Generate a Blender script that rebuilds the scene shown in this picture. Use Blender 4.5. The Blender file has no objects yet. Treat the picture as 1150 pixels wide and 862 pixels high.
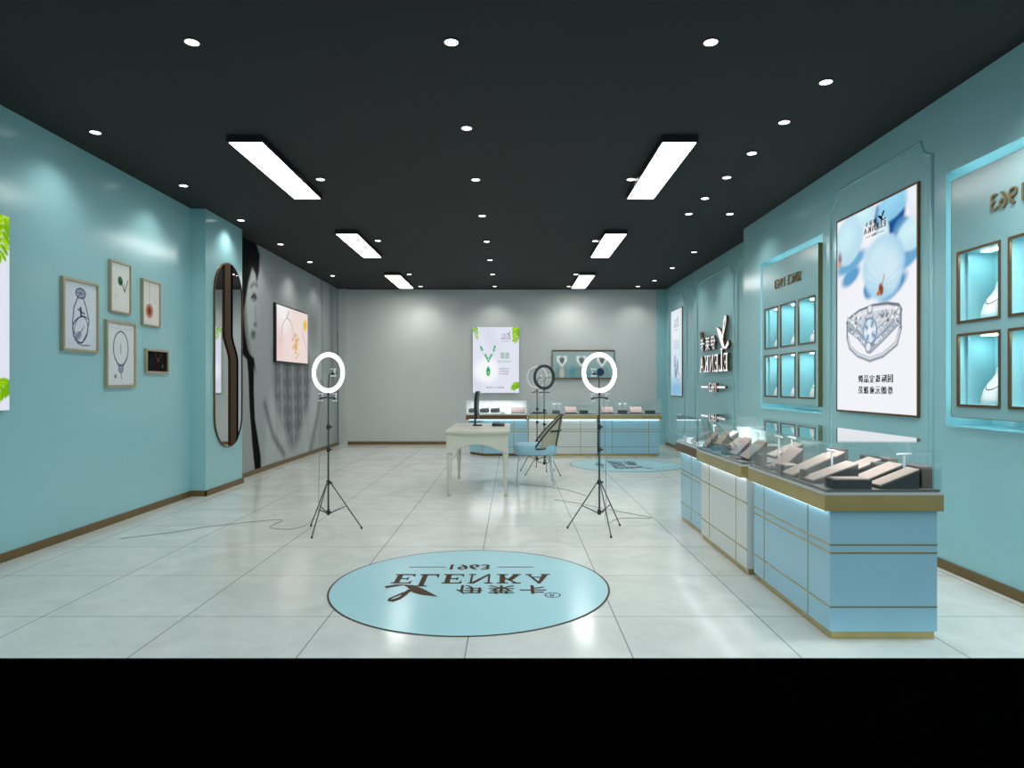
import bpy, bmesh, math, random
import numpy as np
from mathutils import Vector, Matrix

PI = math.pi
rng = random.Random(7)
nrng = np.random.default_rng(3)
scene = bpy.context.scene
C = scene.collection

# ------------------------------------------------------------------ basics
def lin(c):
    out = []
    for v in c[:3]:
        v = v / 255.0
        out.append(v / 12.92 if v <= 0.04045 else ((v + 0.055) / 1.055) ** 2.4)
    return tuple(out)

def new_mat(name):
    m = bpy.data.materials.new(name)
    m.use_nodes = True
    nt = m.node_tree
    nt.nodes.clear()
    out = nt.nodes.new('ShaderNodeOutputMaterial')
    return m, nt, out

def pbr(name, rgb, rough=0.5, metal=0.0, spec=0.5, var=0.04, scale=6.0, coat=0.0):
    """principled with a little procedural variation of colour and roughness"""
    m, nt, out = new_mat(name)
    b = nt.nodes.new('ShaderNodeBsdfPrincipled')
    tc = nt.nodes.new('ShaderNodeTexCoord')
    nz = nt.nodes.new('ShaderNodeTexNoise')
    nz.inputs['Scale'].default_value = scale
    nz.inputs['Detail'].default_value = 3
    rp = nt.nodes.new('ShaderNodeValToRGB')
    c = lin(rgb)
    rp.color_ramp.elements[0].position = 0.3
    rp.color_ramp.elements[1].position = 0.7
    rp.color_ramp.elements[0].color = tuple(v * (1 - var) for v in c) + (1,)
    rp.color_ramp.elements[1].color = tuple(min(1, v * (1 + var)) for v in c) + (1,)
    nt.links.new(tc.outputs['Object'], nz.inputs['Vector'])
    nt.links.new(nz.outputs['Fac'], rp.inputs['Fac'])
    nt.links.new(rp.outputs['Color'], b.inputs['Base Color'])
    b.inputs['Roughness'].default_value = rough
    b.inputs['Metallic'].default_value = metal
    b.inputs['Specular IOR Level'].default_value = spec
    b.inputs['Coat Weight'].default_value = coat
    nt.links.new(b.outputs['BSDF'], out.inputs['Surface'])
    return m

def emit(name, rgb, strength):
    m, nt, out = new_mat(name)
    e = nt.nodes.new('ShaderNodeEmission')
    e.inputs['Color'].default_value = lin(rgb) + (1,)
    e.inputs['Strength'].default_value = strength
    nt.links.new(e.outputs['Emission'], out.inputs['Surface'])
    return m

def art_mat(name, emission=0.0, rough=0.5, gain=1.0):
    m, nt, out = new_mat(name)
    a = nt.nodes.new('ShaderNodeVertexColor')
    a.layer_name = 'Col'
    if emission > 0:
        e = nt.nodes.new('ShaderNodeEmission')
        e.inputs['Strength'].default_value = emission
        nt.links.new(a.outputs['Color'], e.inputs['Color'])
        nt.links.new(e.outputs['Emission'], out.inputs['Surface'])
    else:
        b = nt.nodes.new('ShaderNodeBsdfPrincipled')
        b.inputs['Roughness'].default_value = rough
        b.inputs['Specular IOR Level'].default_value = 0.05
        nt.links.new(a.outputs['Color'], b.inputs['Base Color'])
        nt.links.new(b.outputs['BSDF'], out.inputs['Surface'])
    return m

def glass_mat(name, tint, refl=1.0):
    m, nt, out = new_mat(name)
    t = nt.nodes.new('ShaderNodeBsdfTransparent')
    t.inputs['Color'].default_value = lin(tint) + (1,)
    g = nt.nodes.new('ShaderNodeBsdfGlossy')
    g.inputs['Roughness'].default_value = 0.0
    g.inputs['Color'].default_value = (refl, refl, refl, 1)
    lw = nt.nodes.new('ShaderNodeLayerWeight')
    lw.inputs['Blend'].default_value = 0.5
    pw = nt.nodes.new('ShaderNodeMath'); pw.operation = 'POWER'; pw.inputs[1].default_value = 4.5
    nt.links.new(lw.outputs['Facing'], pw.inputs[0])
    fr = nt.nodes.new('ShaderNodeMath'); fr.operation = 'MULTIPLY_ADD'
    fr.inputs[1].default_value = 0.94; fr.inputs[2].default_value = 0.03
    nt.links.new(pw.outputs[0], fr.inputs[0])
    mx = nt.nodes.new('ShaderNodeMixShader')
    nt.links.new(fr.outputs[0], mx.inputs['Fac'])
    nt.links.new(t.outputs['BSDF'], mx.inputs[1])
    nt.links.new(g.outputs['BSDF'], mx.inputs[2])
    nt.links.new(mx.outputs['Shader'], out.inputs['Surface'])
    return m

def floor_mat():
    m, nt, out = new_mat('polished_tile')
    L = nt.links.new
    N = nt.nodes.new
    b = N('ShaderNodeBsdfPrincipled')
    tc = N('ShaderNodeTexCoord')
    sp = N('ShaderNodeSeparateXYZ')
    L(tc.outputs['Object'], sp.inputs[0])
    masks = []
    for axis, off in (('X', -0.225), ('Y', 3.746)):
        a = N('ShaderNodeMath'); a.operation = 'SUBTRACT'; a.inputs[1].default_value = off - 0.4
        L(sp.outputs[axis], a.inputs[0])
        d = N('ShaderNodeMath'); d.operation = 'FLOORED_MODULO'; d.inputs[1].default_value = 0.8
        L(a.outputs[0], d.inputs[0])
        s = N('ShaderNodeMath'); s.operation = 'SUBTRACT'; s.inputs[1].default_value = 0.4
        L(d.outputs[0], s.inputs[0])
        ab = N('ShaderNodeMath'); ab.operation = 'ABSOLUTE'; L(s.outputs[0], ab.inputs[0])
        lt = N('ShaderNodeMath'); lt.operation = 'LESS_THAN'; lt.inputs[1].default_value = 0.0035
        L(ab.outputs[0], lt.inputs[0])
        masks.append(lt)
    mx = N('ShaderNodeMath'); mx.operation = 'MAXIMUM'
    L(masks[0].outputs[0], mx.inputs[0]); L(masks[1].outputs[0], mx.inputs[1])
    nz = N('ShaderNodeTexNoise'); nz.inputs['Scale'].default_value = 2.2; nz.inputs['Detail'].default_value = 8
    nz.inputs['Roughness'].default_value = 0.65
    nz.inputs['Distortion'].default_value = 1.2
    L(tc.outputs['Object'], nz.inputs['Vector'])
    rp = N('ShaderNodeValToRGB')
    rp.color_ramp.elements[0].position = 0.3; rp.color_ramp.elements[1].position = 0.72
    rp.color_ramp.elements[0].color = lin((196, 199, 194)) + (1,)
    rp.color_ramp.elements[1].color = lin((216, 218, 212)) + (1,)
    L(nz.outputs['Fac'], rp.inputs['Fac'])
    mc = N('ShaderNodeMix'); mc.data_type = 'RGBA'
    L(mx.outputs[0], mc.inputs['Factor'])
    L(rp.outputs['Color'], mc.inputs['A'])
    mc.inputs['B'].default_value = lin((142, 143, 137)) + (1,)
    L(mc.outputs['Result'], b.inputs['Base Color'])
    rr = N('ShaderNodeMapRange')
    rr.inputs['To Min'].default_value = 0.10; rr.inputs['To Max'].default_value = 0.17
    L(nz.outputs['Fac'], rr.inputs['Value'])
    L(rr.outputs['Result'], b.inputs['Roughness'])
    b.inputs['Specular IOR Level'].default_value = 0.24
    L(b.outputs['BSDF'], out.inputs['Surface'])
    return m

TEAL = (149, 196, 201)
M = {
    'floor': floor_mat(),
    'black_void': pbr('black_void', (1, 1, 1), 1.0, spec=0.0, var=0.0),
    'ceiling': pbr('charcoal_ceiling', (47, 49, 49), 0.75, spec=0.2, var=0.03, scale=1.5),
    'teal': pbr('teal_paint', TEAL, 0.2, spec=0.45, var=0.02, scale=1.0),
    'teal_panel': pbr('teal_lacquer', (137, 180, 184), 0.22, spec=0.5, var=0.015, scale=1.0),
    'grey_wall': pbr('grey_paint', (195, 200, 198), 0.6, spec=0.3, var=0.02, scale=1.0),
    'skirting': pbr('bronze_skirting', (112, 88, 48), 0.4, 0.25, var=0.08),
    'blue': pbr('powder_blue_lacquer', (156, 200, 217), 0.3, spec=0.5, var=0.015, scale=2),
    'blue_emblem': pbr('blue_floor_inlay', (166, 206, 213), 0.18, spec=0.08, var=0.02, scale=2),
    'white_lacquer': pbr('white_lacquer', (212, 216, 212), 0.3, spec=0.5, var=0.015, scale=2),
    'gold': pbr('brushed_gold', (186, 166, 110), 0.25, 0.5, var=0.06, scale=8),
    'bronze': pbr('dark_bronze', (112, 82, 48), 0.35, 0.6, var=0.08, scale=8),
    'frame_gold': pbr('pale_gold_frame', (172, 160, 130), 0.45, 0.25, var=0.05),
    'letter_gold': pbr('aged_gold_letters', (120, 98, 58), 0.4, 0.3, var=0.05),
    'olive_gold': pbr('olive_gold', (128, 118, 70), 0.35, 0.5, var=0.05),
    'ink': pbr('bronze_lettering', (66, 44, 18), 0.5, 0.1, spec=0.15, var=0.05),
    'steel_trim': pbr('pale_trim', (205, 210, 208), 0.3, 0.3, var=0.02),
    'deck': pbr('dark_grey_deck', (112, 107, 103), 0.6, var=0.04),
    'taupe': pbr('taupe_velvet', (172, 152, 143), 0.85, spec=0.1, var=0.05, scale=30),
    'pink_taupe': pbr('rose_taupe_velvet', (178, 154, 150), 0.85, spec=0.1, var=0.05, scale=30),
    'dark_taupe': pbr('dark_taupe_velvet', (124, 112, 107), 0.85, spec=0.1, var=0.05, scale=30),
    'charcoal': pbr('charcoal_velvet', (80, 82, 83), 0.7, spec=0.2, var=0.05, scale=30),
    'black_box': pbr('black_leatherette', (26, 27, 30), 0.5, var=0.06, scale=40),
    'acrylic': pbr('white_acrylic', (232, 236, 238), 0.15, var=0.01),
    'white_pad': pbr('white_pad', (238, 238, 236), 0.6, var=0.02),
    'black_frame': pbr('black_frame', (14, 15, 16), 0.4, var=0.05),
    'matte_black': pbr('matte_black', (8, 8, 9), 0.95, spec=0.0, var=0.0),
    'black_plastic': pbr('black_plastic', (18, 19, 21), 0.35, var=0.05),
    'pole': pbr('dark_green_grey_metal', (62, 76, 78), 0.35, 0.5, var=0.05),
    'chrome': pbr('chrome', (220, 224, 226), 0.15, 0.9, var=0.02),
    'desk': pbr('cream_lacquer', (200, 199, 184), 0.35, spec=0.45, var=0.02, scale=2),
    'chair_blue': pbr('powder_blue_leather', (146, 190, 208), 0.45, var=0.03, scale=10),
    'chair_leg': pbr('pale_blue_leg', (206, 222, 224), 0.35, var=0.03),
    'chair_fabric': pbr('beige_weave', (168, 164, 144), 0.8, var=0.08, scale=60),
    'mirror': None,
    'white_body': pbr('white_bust', (236, 238, 238), 0.35, var=0.01),
    'silver': pbr('silver_chain', (120, 128, 134), 0.25, 0.9, var=0.1, scale=60),
    'cell': pbr('cyan_cell_lining', (158, 208, 214), 0.5, var=0.02),
    'cable': pbr('grey_cable', (142, 147, 143), 0.6, var=0.02),
    'navy': pbr('navy_screen', (30, 44, 86), 0.25, var=0.1, scale=40),
    'dark_ring': pbr('dark_ring_back', (52, 56, 58), 0.4, var=0.04),
    'white_ring': pbr('unlit_diffuser', (242, 244, 244), 0.4, var=0.01),
    'panel_light': emit('panel_diffuser', (255, 255, 252), 16.0),
    'spot_disc': emit('downlight_lens', (255, 255, 252), 6.0),
    'ring_glow': emit('ring_diffuser', (255, 255, 255), 2.6),
    'cove': emit('cove_led', (218, 247, 255), 14.0),
    'cell_light': emit('cell_led', (215, 250, 255), 30.0),
    'under_led': emit('under_band_led', (226, 246, 255), 5.0),
    'case_led': emit('case_led', (246, 250, 255), 16.0),
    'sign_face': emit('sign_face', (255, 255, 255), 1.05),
    'lightbox': art_mat('lightbox_print', 0.97),
    'screen': art_mat('screen_picture', 0.95),
    'print': art_mat('paper_print', 0, 0.5),
    'mural': art_mat('wallpaper_print', 0, 0.95),
    'glass': glass_mat('case_glass', (250, 253, 253)),
    'white_edge': pbr('white_case_edge', (236, 238, 238), 0.4, var=0.01),
    'txt_dark': pbr('print_black', (30, 30, 36), 0.6, var=0.0),
    'txt_green': emit('print_green', (40, 158, 104), 0.8),
    'txt_grey': emit('print_grey', (92, 96, 108), 0.8),
    'txt_black': emit('print_black_lit', (26, 26, 32), 0.8),
    'txt_white': emit('print_white_lit', (240, 240, 248), 0.9),
}
_m, _nt, _o = new_mat('mirror_glass')
_b = _nt.nodes.new('ShaderNodeBsdfPrincipled')
_b.inputs['Base Color'].default_value = (0.82, 0.86, 0.86, 1)
_b.inputs['Metallic'].default_value = 1.0
_b.inputs['Roughness'].default_value = 0.015
_nt.links.new(_b.outputs['BSDF'], _o.inputs['Surface'])
M['mirror'] = _m

# ------------------------------------------------------------------ object helpers
def tag(o, label=None, cat=None, group=None, kind=None):
    if label: o['label'] = label
    if cat: o['category'] = cat
    if group: o['group'] = group
    if kind: o['kind'] = kind
    return o

def thing(name, label, cat, loc=(0, 0, 0), rotz=0.0, group=None):
    o = bpy.data.objects.new(name, None)
    o.empty_display_size = 0.1
    C.objects.link(o)
    o.location = loc
    o.rotation_euler = (0, 0, rotz)
    return tag(o, label, cat, group)

def copy_tree(o, parent=None):
    c = o.copy()
    C.objects.link(c)
    c.parent = parent
    for ch in list(o.children):
        copy_tree(ch, c)
    return c

class MB:
    """collects shapes, then links them as ONE mesh object"""
    def __init__(self):
        self.bm = bmesh.new()
        self.mi = 0
    def _faces(self, vs, faces, smooth=False):
        bv = [self.bm.verts.new(v) for v in vs]
        for f in faces:
            try:
                fc = self.bm.faces.new([bv[i] for i in f])
                fc.material_index = self.mi
                fc.smooth = smooth
            except ValueError:
                pass
        return self
    def box(self, x0, x1, y0, y1, z0, z1):
        v = [(x0, y0, z0), (x1, y0, z0), (x1, y1, z0), (x0, y1, z0), (x0, y0, z1), (x1, y0, z1), (x1, y1, z1), (x0, y1, z1)]
        f = [(0, 3, 2, 1), (4, 5, 6, 7), (0, 1, 5, 4), (1, 2, 6, 5), (2, 3, 7, 6), (3, 0, 4, 7)]
        return self._faces(v, f)
    def rbox(self, x0, x1, y0, y1, z0, z1, r=0.01, seg=3):
        """box with all edges rounded"""
        t = bmesh.new()
        bmesh.ops.create_cube(t, size=1.0)
        for v in t.verts:
            v.co = Vector(((x0 + x1) / 2 + v.co.x * (x1 - x0), (y0 + y1) / 2 + v.co.y * (y1 - y0), (z0 + z1) / 2 + v.co.z * (z1 - z0)))
        bmesh.ops.bevel(t, geom=list(t.edges), offset=r, segments=seg, affect='EDGES', profile=0.5)
        t.verts.ensure_lookup_table()
        for i, v in enumerate(t.verts): v.index = i
        self._faces([tuple(v.co) for v in t.verts], [[v.index for v in f.verts] for f in t.faces], True)
        t.free()
        return self
    def prism(self, pts, axis, a0, a1):
        """polygon pts (2D) extruded along axis ('x','y','z') from a0 to a1"""
        def mk(p, a):
            if axis == 'x': return (a, p[0], p[1])
            if axis == 'y': return (p[0], a, p[1])
            return (p[0], p[1], a)
        n = len(pts)
        v = [mk(p, a0) for p in pts] + [mk(p, a1) for p in pts]
        f = [tuple(range(n)), tuple(range(2 * n - 1, n - 1, -1))]
        for i in range(n):
            j = (i + 1) % n
            f.append((i, i + n, j + n, j))
        return self._faces(v, f)
    def tube(self, pts, r, n=8, closed=False, cap=True):
        """round tube along points; r number or list"""
        P = [Vector(p) for p in pts]
        k = len(P)
        rs = r if isinstance(r, (list, tuple)) else [r] * k
        prev = None
        rings = []
        for i in range(k):
            if closed:
                d = P[(i + 1) % k] - P[i - 1]
            else:
                d = P[min(i + 1, k - 1)] - P[max(i - 1, 0)]
            if d.length < 1e-9: d = Vector((0, 0, 1))
            d.normalize()
            if prev is None:
                a = Vector((0, 0, 1)) if abs(d.z) < 0.9 else Vector((1, 0, 0))
                nrm = d.cross(a).normalized()
            else:
                nrm = (prev - d * prev.dot(d))
                if nrm.length < 1e-6: nrm = d.orthogonal()
                nrm.normalize()
            prev = nrm
            bn = d.cross(nrm)
            rings.append([self.bm.verts.new(P[i] + (nrm * math.cos(2 * PI * j / n) + bn * math.sin(2 * PI * j / n)) * rs[i]) for j in range(n)])
        m = k if closed else k - 1
        for i in range(m):
            A, B = rings[i], rings[(i + 1) % k]
            for j in range(n):
                f = self.bm.faces.new([A[j], A[(j + 1) % n], B[(j + 1) % n], B[j]])
                f.smooth = True; f.material_index = self.mi
        if cap and not closed:
            for rg in (list(reversed(rings[0])), rings[-1]):
                f = self.bm.faces.new(rg); f.material_index = self.mi
        return self
    def lathe(self, prof, c=(0, 0, 0), n=24, sx=1.0, sy=1.0):
        """profile (r,z) spun about z"""
        rings = []
        for r, z in prof:
            rings.append([self.bm.verts.new((c[0] + sx * r * math.cos(2 * PI * j / n), c[1] + sy * r * math.sin(2 * PI * j / n), c[2] + z)) for j in range(n)])
        for A, B in zip(rings, rings[1:]):
            for j in range(n):
                f = self.bm.faces.new([A[j], A[(j + 1) % n], B[(j + 1) % n], B[j]])
                f.smooth = True; f.material_index = self.mi
        for rg in (list(reversed(rings[0])), rings[-1]):
            f = self.bm.faces.new(rg); f.material_index = self.mi
        return self
    def loft(self, rings, smooth=True):
        R = [[self.bm.verts.new(p) for p in rg] for rg in rings]
        n = len(R[0])
        for A, B in zip(R, R[1:]):
            for j in range(n):
                f = self.bm.faces.new([A[j], A[(j + 1) % n], B[(j + 1) % n], B[j]])
                f.smooth = smooth; f.material_index = self.mi
        for rg in (list(reversed(R[0])), R[-1]):
            f = self.bm.faces.new(rg); f.material_index = self.mi
        return self
    def flat(self, pts, fn):
        """one polygon, points mapped by fn"""
        return self._faces([fn(p) for p in pts], [tuple(range(len(pts)))])
    def build(self, name, mats, parent=None, loc=None):
        me = bpy.data.meshes.new(name)
        bmesh.ops.recalc_face_normals(self.bm, faces=list(self.bm.faces))
        self.bm.to_mesh(me)
        self.bm.free()
        for m in (mats if isinstance(mats, (list, tuple)) else [mats]):
            me.materials.append(m)
        o = bpy.data.objects.new(name, me)
        C.objects.link(o)
        if parent: o.parent = parent
        if loc: o.location = loc
        return o

def struct(o):
    o['kind'] = 'structure'
    return o

# ------------------------------------------------------------------ lettering
_txt = {}
def font_shape(s):
    """triangulated outline of a string in Blender's own font: verts (2D), faces, bounds"""
    if s in _txt: return _txt[s]
    cu = bpy.data.curves.new('t', 'FONT')
    cu.body = s
    cu.resolution_u = 4
    ob = bpy.data.objects.new('t', cu)
    C.objects.link(ob)
    bpy.context.view_layer.update()
    ev = ob.evaluated_get(bpy.context.evaluated_depsgraph_get())
    me = ev.to_mesh()
    vs = [(v.co.x, v.co.y) for v in me.vertices]
    fs = [tuple(p.vertices) for p in me.polygons]
    ev.to_mesh_clear()
    bpy.data.objects.remove(ob)
    bpy.data.curves.remove(cu)
    if not vs: vs, fs = [(0, 0), (1, 0), (1, 1)], [(0, 1, 2)]
    b = (min(v[0] for v in vs), max(v[0] for v in vs), min(v[1] for v in vs), max(v[1] for v in vs))
    _txt[s] = (vs, fs, b)
    return _txt[s]

def R(x0, y0, x1, y1): return [(x0, y0), (x1, y0), (x1, y1), (x0, y1)]
SERIF = {  # seriffed capitals as polygons in a box of height 1
    'E': (0.80, [R(.1, 0, .30, 1), R(0, .91, .74, 1), R(0, 0, .78, .09), R(.30, .46, .56, .54), [(.74, .95), (.64, .91), (.74, .70)], [(.78, .05), (.67, .09), (.78, .32)], R(.52, .35, .58, .66)]),
    'L': (0.76, [R(.1, 0, .30, 1), R(0, .93, .42, 1), R(0, 0, .74, .09), [(.74, .05), (.62, .09), (.74, .34)]]),
    'N': (0.94, [R(.09, 0, .17, 1), [(.02, 1), (.26, 1), (.84, 0), (.73, 0), (.13, .93), (.02, .93)], R(.75, 0, .83, 1), R(0, 0, .28, .08), R(.63, .92, .94, 1)]),
    'K': (0.92, [R(.1, 0, .30, 1), R(0, 0, .42, .08), R(0, .92, .42, 1), [(.29, .38), (.29, .50), (.68, .97), (.79, .97)], [(.40, .56), (.57, .68), (.90, 0), (.66, 0)], R(.58, .92, .90, 1), R(.58, 0, .92, .08)]),
    'A': (0.97, [[(.06, 0), (.15, 0), (.52, .90), (.46, 1)], [(.42, 1), (.54, 1), (.90, 0), (.67, 0)], R(.24, .30, .68, .38), R(0, 0, .27, .08), R(.6, 0, .97, .08)]),
}
STAR = [  # ribbon star emblem, in a unit box
    [(0, .12), (.2, 0), (.42, .02), (.24, .1), (.06, .24)],
    [(.30, .02), (.50, .05), (.72, .3), (1, .72), (.72, .62), (.56, .5), (.40, .16)],
    [(.56, .22), (.36, .5), (.2, .8), (.2, .95), (.3, 1), (.24, .9), (.27, .78), (.42, .54), (.6, .34)],
    [(.3, 1), (.24, .9), (.36, .74), (.44, .3), (.5, .36), (.47, .62), (.4, .86)],
]

def put_polys(mb, polys, fn2, depth, fn3):
    """polygons (u,v) -> plane; depth = (near, far) extrusion along the third axis"""
    for k_, p in enumerate(polys):
        q = [fn2(a) for a in p]
        if depth is None:
            mb._faces([fn3(a[0], a[1], .00012 * k_) for a in q], [tuple(range(len(q)))])
        else:
            n = len(q)
            v = [fn3(a[0], a[1], depth[0]) for a in q] + [fn3(a[0], a[1], depth[1]) for a in q]
            mb._faces(v, [tuple(range(n))])
            keep = mb.mi
            mb.mi = min(1, mb.mi + 1) if getattr(mb, 'two', False) else mb.mi
            mb._faces(v, [(i, i + n, (i + 1) % n + n, (i + 1) % n) for i in range(n)] + [tuple(range(2 * n - 1, n - 1, -1))])
            mb.mi = keep

def put_text(mb, s, u0, u1, v0, v1, fn3, depth=None):
    """a string squeezed into the box u0..u1, v0..v1 (u1<u0 writes it mirrored)"""
    vs, fs, b = font_shape(s)
    sx = (u1 - u0) / max(1e-6, b[1] - b[0]); sy = (v1 - v0) / max(1e-6, b[3] - b[2])
    q = [(u0 + (x - b[0]) * sx, v0 + (y - b[2]) * sy) for x, y in vs]
    if depth is None:
        mb._faces([fn3(a[0], a[1], 0) for a in q], fs)
        return
    n = len(q)
    cnt = {}
    for f in fs:
        for i in range(len(f)):
            e = tuple(sorted((f[i], f[(i + 1) % len(f)])))
            cnt[e] = cnt.get(e, 0) + 1
    v = [fn3(a[0], a[1], depth[0]) for a in q] + [fn3(a[0], a[1], depth[1]) for a in q]
    mb._faces(v, fs)
    keep = mb.mi
    if getattr(mb, 'two', False): mb.mi = 1
    mb._faces(v, [(e[0], e[1], e[1] + n, e[0] + n) for e, c in cnt.items() if c == 1] + [tuple(i + n for i in f) for f in fs])
    mb.mi = keep

def put_serif(mb, ch, u0, u1, v0, v1, fn3, depth=None):
    w, polys = SERIF[ch]
    put_polys(mb, polys, lambda a: (u0 + a[0] / w * (u1 - u0), v0 + a[1] * (v1 - v0)), depth, fn3)

def serif_word(word, u0, u1):
    """list of (letter, left, right)"""
    ws = [SERIF[c][0] for c in word]
    gap = 0.16
    tot = sum(ws) + gap * (len(word) - 1)
    out, x = [], 0
    for c, w in zip(word, ws):
        out.append((c, u0 + (u1 - u0) * x / tot, u0 + (u1 - u0) * (x + w) / tot))
        x += w + gap
    return out

# ------------------------------------------------------------------ painted flat art (vertex colours)
class Art:
    def __init__(self, w, h, res):
        self.w, self.h = w, h
        self.nx, self.ny = max(2, round(w / res)), max(2, round(h / res))
        u = np.linspace(0, w, self.nx + 1); v = np.linspace(0, h, self.ny + 1)
        self.U, self.V = np.meshgrid(u, v)
        self.a = np.zeros(self.U.shape + (3,))
        self.res = res
    def fill(self, rgb): self.a[:] = lin(rgb); return self
    def mix(self, mask, rgb, k=1.0):
        m = np.clip(mask, 0, 1)[..., None] * k
        self.a = self.a * (1 - m) + np.array(lin(rgb)) * m
        return self
    def ell(self, cx, cy, rx, ry, rgb, ang=0.0, soft=None, k=1.0):
        c, s = math.cos(ang), math.sin(ang)
        dx, dy = self.U - cx, self.V - cy
        x, y = dx * c + dy * s, -dx * s + dy * c
        d = (np.sqrt((x / rx) ** 2 + (y / ry) ** 2) - 1) * min(rx, ry)
        sf = soft or self.res
        return self.mix(0.5 - d / sf, rgb, k)
    def line(self, pts, r, rgb, soft=None, k=1.0):
        best = np.full(self.U.shape, 9.9)
        for (x0, y0), (x1, y1) in zip(pts, pts[1:]):
            dx, dy = x1 - x0, y1 - y0
            t = np.clip(((self.U - x0) * dx + (self.V - y0) * dy) / max(1e-9, dx * dx + dy * dy), 0, 1)
            best = np.minimum(best, np.hypot(self.U - x0 - t * dx, self.V - y0 - t * dy))
        sf = soft or self.res
        return self.mix(0.5 - (best - r) / sf, rgb, k)
    def poly(self, pts, rgb, soft=None, k=1.0):
        best = np.full(self.U.shape, 9.9); inside = np.zeros(self.U.shape, bool)
        n = len(pts)
        for i in range(n):
            x0, y0 = pts[i]; x1, y1 = pts[(i + 1) % n]
            dx, dy = x1 - x0, y1 - y0
            t = np.clip(((self.U - x0) * dx + (self.V - y0) * dy) / max(1e-9, dx * dx + dy * dy), 0, 1)
            best = np.minimum(best, np.hypot(self.U - x0 - t * dx, self.V - y0 - t * dy))
            cr = ((y0 > self.V) != (y1 > self.V))
            xi = x0 + (self.V - y0) * dx / (dy if abs(dy) > 1e-9 else 1e-9)
            inside ^= cr & (self.U < xi)
        d = np.where(inside, -best, best)
        sf = soft or self.res
        return self.mix(0.5 - d / sf, rgb, k)
    def grain(self, amt, cell=3):
        n = nrng.normal(0, amt, (self.ny // cell + 2, self.nx // cell + 2))
        n = np.repeat(np.repeat(n, cell, 0), cell, 1)[: self.ny + 1, : self.nx + 1]
        self.a = np.clip(self.a * (1 + n[..., None]), 0, 1)
        return self
    def leaf(self, x0, y0, x1, y1, wid, rgb):
        cx, cy = (x0 + x1) / 2, (y0 + y1) / 2
        L = math.hypot(x1 - x0, y1 - y0) / 2
        a = math.atan2(y1 - y0, x1 - x0)
        self.ell(cx, cy, L, wid, rgb, a)
        self.line([(x0, y0), (x1, y1)], 0.0015, (98, 150, 10))
    def frond(self, x0, y0, x1, y1, n, size, seed=1):
        r = random.Random(seed)
        self.line([(x0, y0), (x1, y1)], 0.003, (120, 165, 20))
        a = math.atan2(y1 - y0, x1 - x0)
        for i in range(n):
            t = (i + 0.5) / n
            px, py = x0 + (x1 - x0) * t, y0 + (y1 - y0) * t
            L = size * (1 - 0.45 * t)
            for s in (-1, 1):
                b = a + s * (0.75 + r.uniform(-.1, .1))
                col = r.choice([(158, 208, 22), (140, 196, 14), (176, 220, 40), (120, 180, 12)])
                self.leaf(px, py, px + L * math.cos(b), py + L * math.sin(b), L * 0.2, col)
        self.leaf(x1, y1, x1 + size * .5 * math.cos(a), y1 + size * .5 * math.sin(a), size * .12, (158, 208, 22))
    def mesh(self, name, mat):
        nx, ny = self.nx, self.ny
        co = np.zeros(((nx + 1) * (ny + 1), 3), np.float32)
        co[:, 0] = self.U.ravel() - self.w / 2
        co[:, 2] = self.V.ravel()
        idx = np.arange((nx + 1) * (ny + 1)).reshape(ny + 1, nx + 1)
        q = np.stack([idx[:-1, :-1], idx[:-1, 1:], idx[1:, 1:], idx[1:, :-1]], -1).reshape(-1, 4)
        me = bpy.data.meshes.new(name)
        me.from_pydata(co.tolist(), [], q.tolist())
        at = me.color_attributes.new('Col', 'FLOAT_COLOR', 'POINT')
        rgba = np.ones((len(co), 4), np.float32)
        rgba[:, :3] = np.clip(self.a, 0, 1).reshape(-1, 3)
        at.data.foreach_set('color', rgba.ravel())
        me.materials.append(mat)
        return me

def art_obj(name, me, parent, y, z0=0.0):
    o = bpy.data.objects.new(name, me)
    C.objects.link(o)
    o.parent = parent
    o.location = (0, y, z0)
    return o

# frames of reference: the camera stands at the origin looking along +Y, eye 1.30 m up
EYE = 1.30
H = 3.33
XL, XR, XR2, YB = -3.72, 3.04, 3.30, 14.40
Y0 = 3.00
RL, RR = PI / 2, -PI / 2       # turn of things hung on the left / right wall (local x = to the right as you face it)

# ------------------------------------------------------------------ camera
cam = bpy.data.cameras.new('camera')
cam.sensor_width = 36.0
cam.lens = 752 / 1150 * 36.0
cam.clip_start = 0.05
co = bpy.data.objects.new('camera', cam)
C.objects.link(co)
co.location = (0, 0, EYE)
co.rotation_euler = (PI / 2, 0, 0)
scene.camera = co
scene.view_settings.view_transform = 'Standard'
scene.view_settings.look = 'None'
scene.view_settings.exposure = 0.0
scene.cycles.use_denoising = True
scene.cycles.max_bounces = 10
scene.cycles.diffuse_bounces = 5
scene.cycles.glossy_bounces = 5
scene.cycles.transparent_max_bounces = 24
scene.cycles.sample_clamp_indirect = 6.0
scene.cycles.caustics_reflective = False
scene.cycles.caustics_refractive = False

w = bpy.data.worlds.new('ambient_fill')  # cool ambient fill, added to brighten the room through its open front
w.use_nodes = True
w.node_tree.nodes['Background'].inputs['Color'].default_value = (0.74, 0.94, 1.0, 1)
w.node_tree.nodes['Background'].inputs['Strength'].default_value = 0.98
scene.world = w

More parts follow.
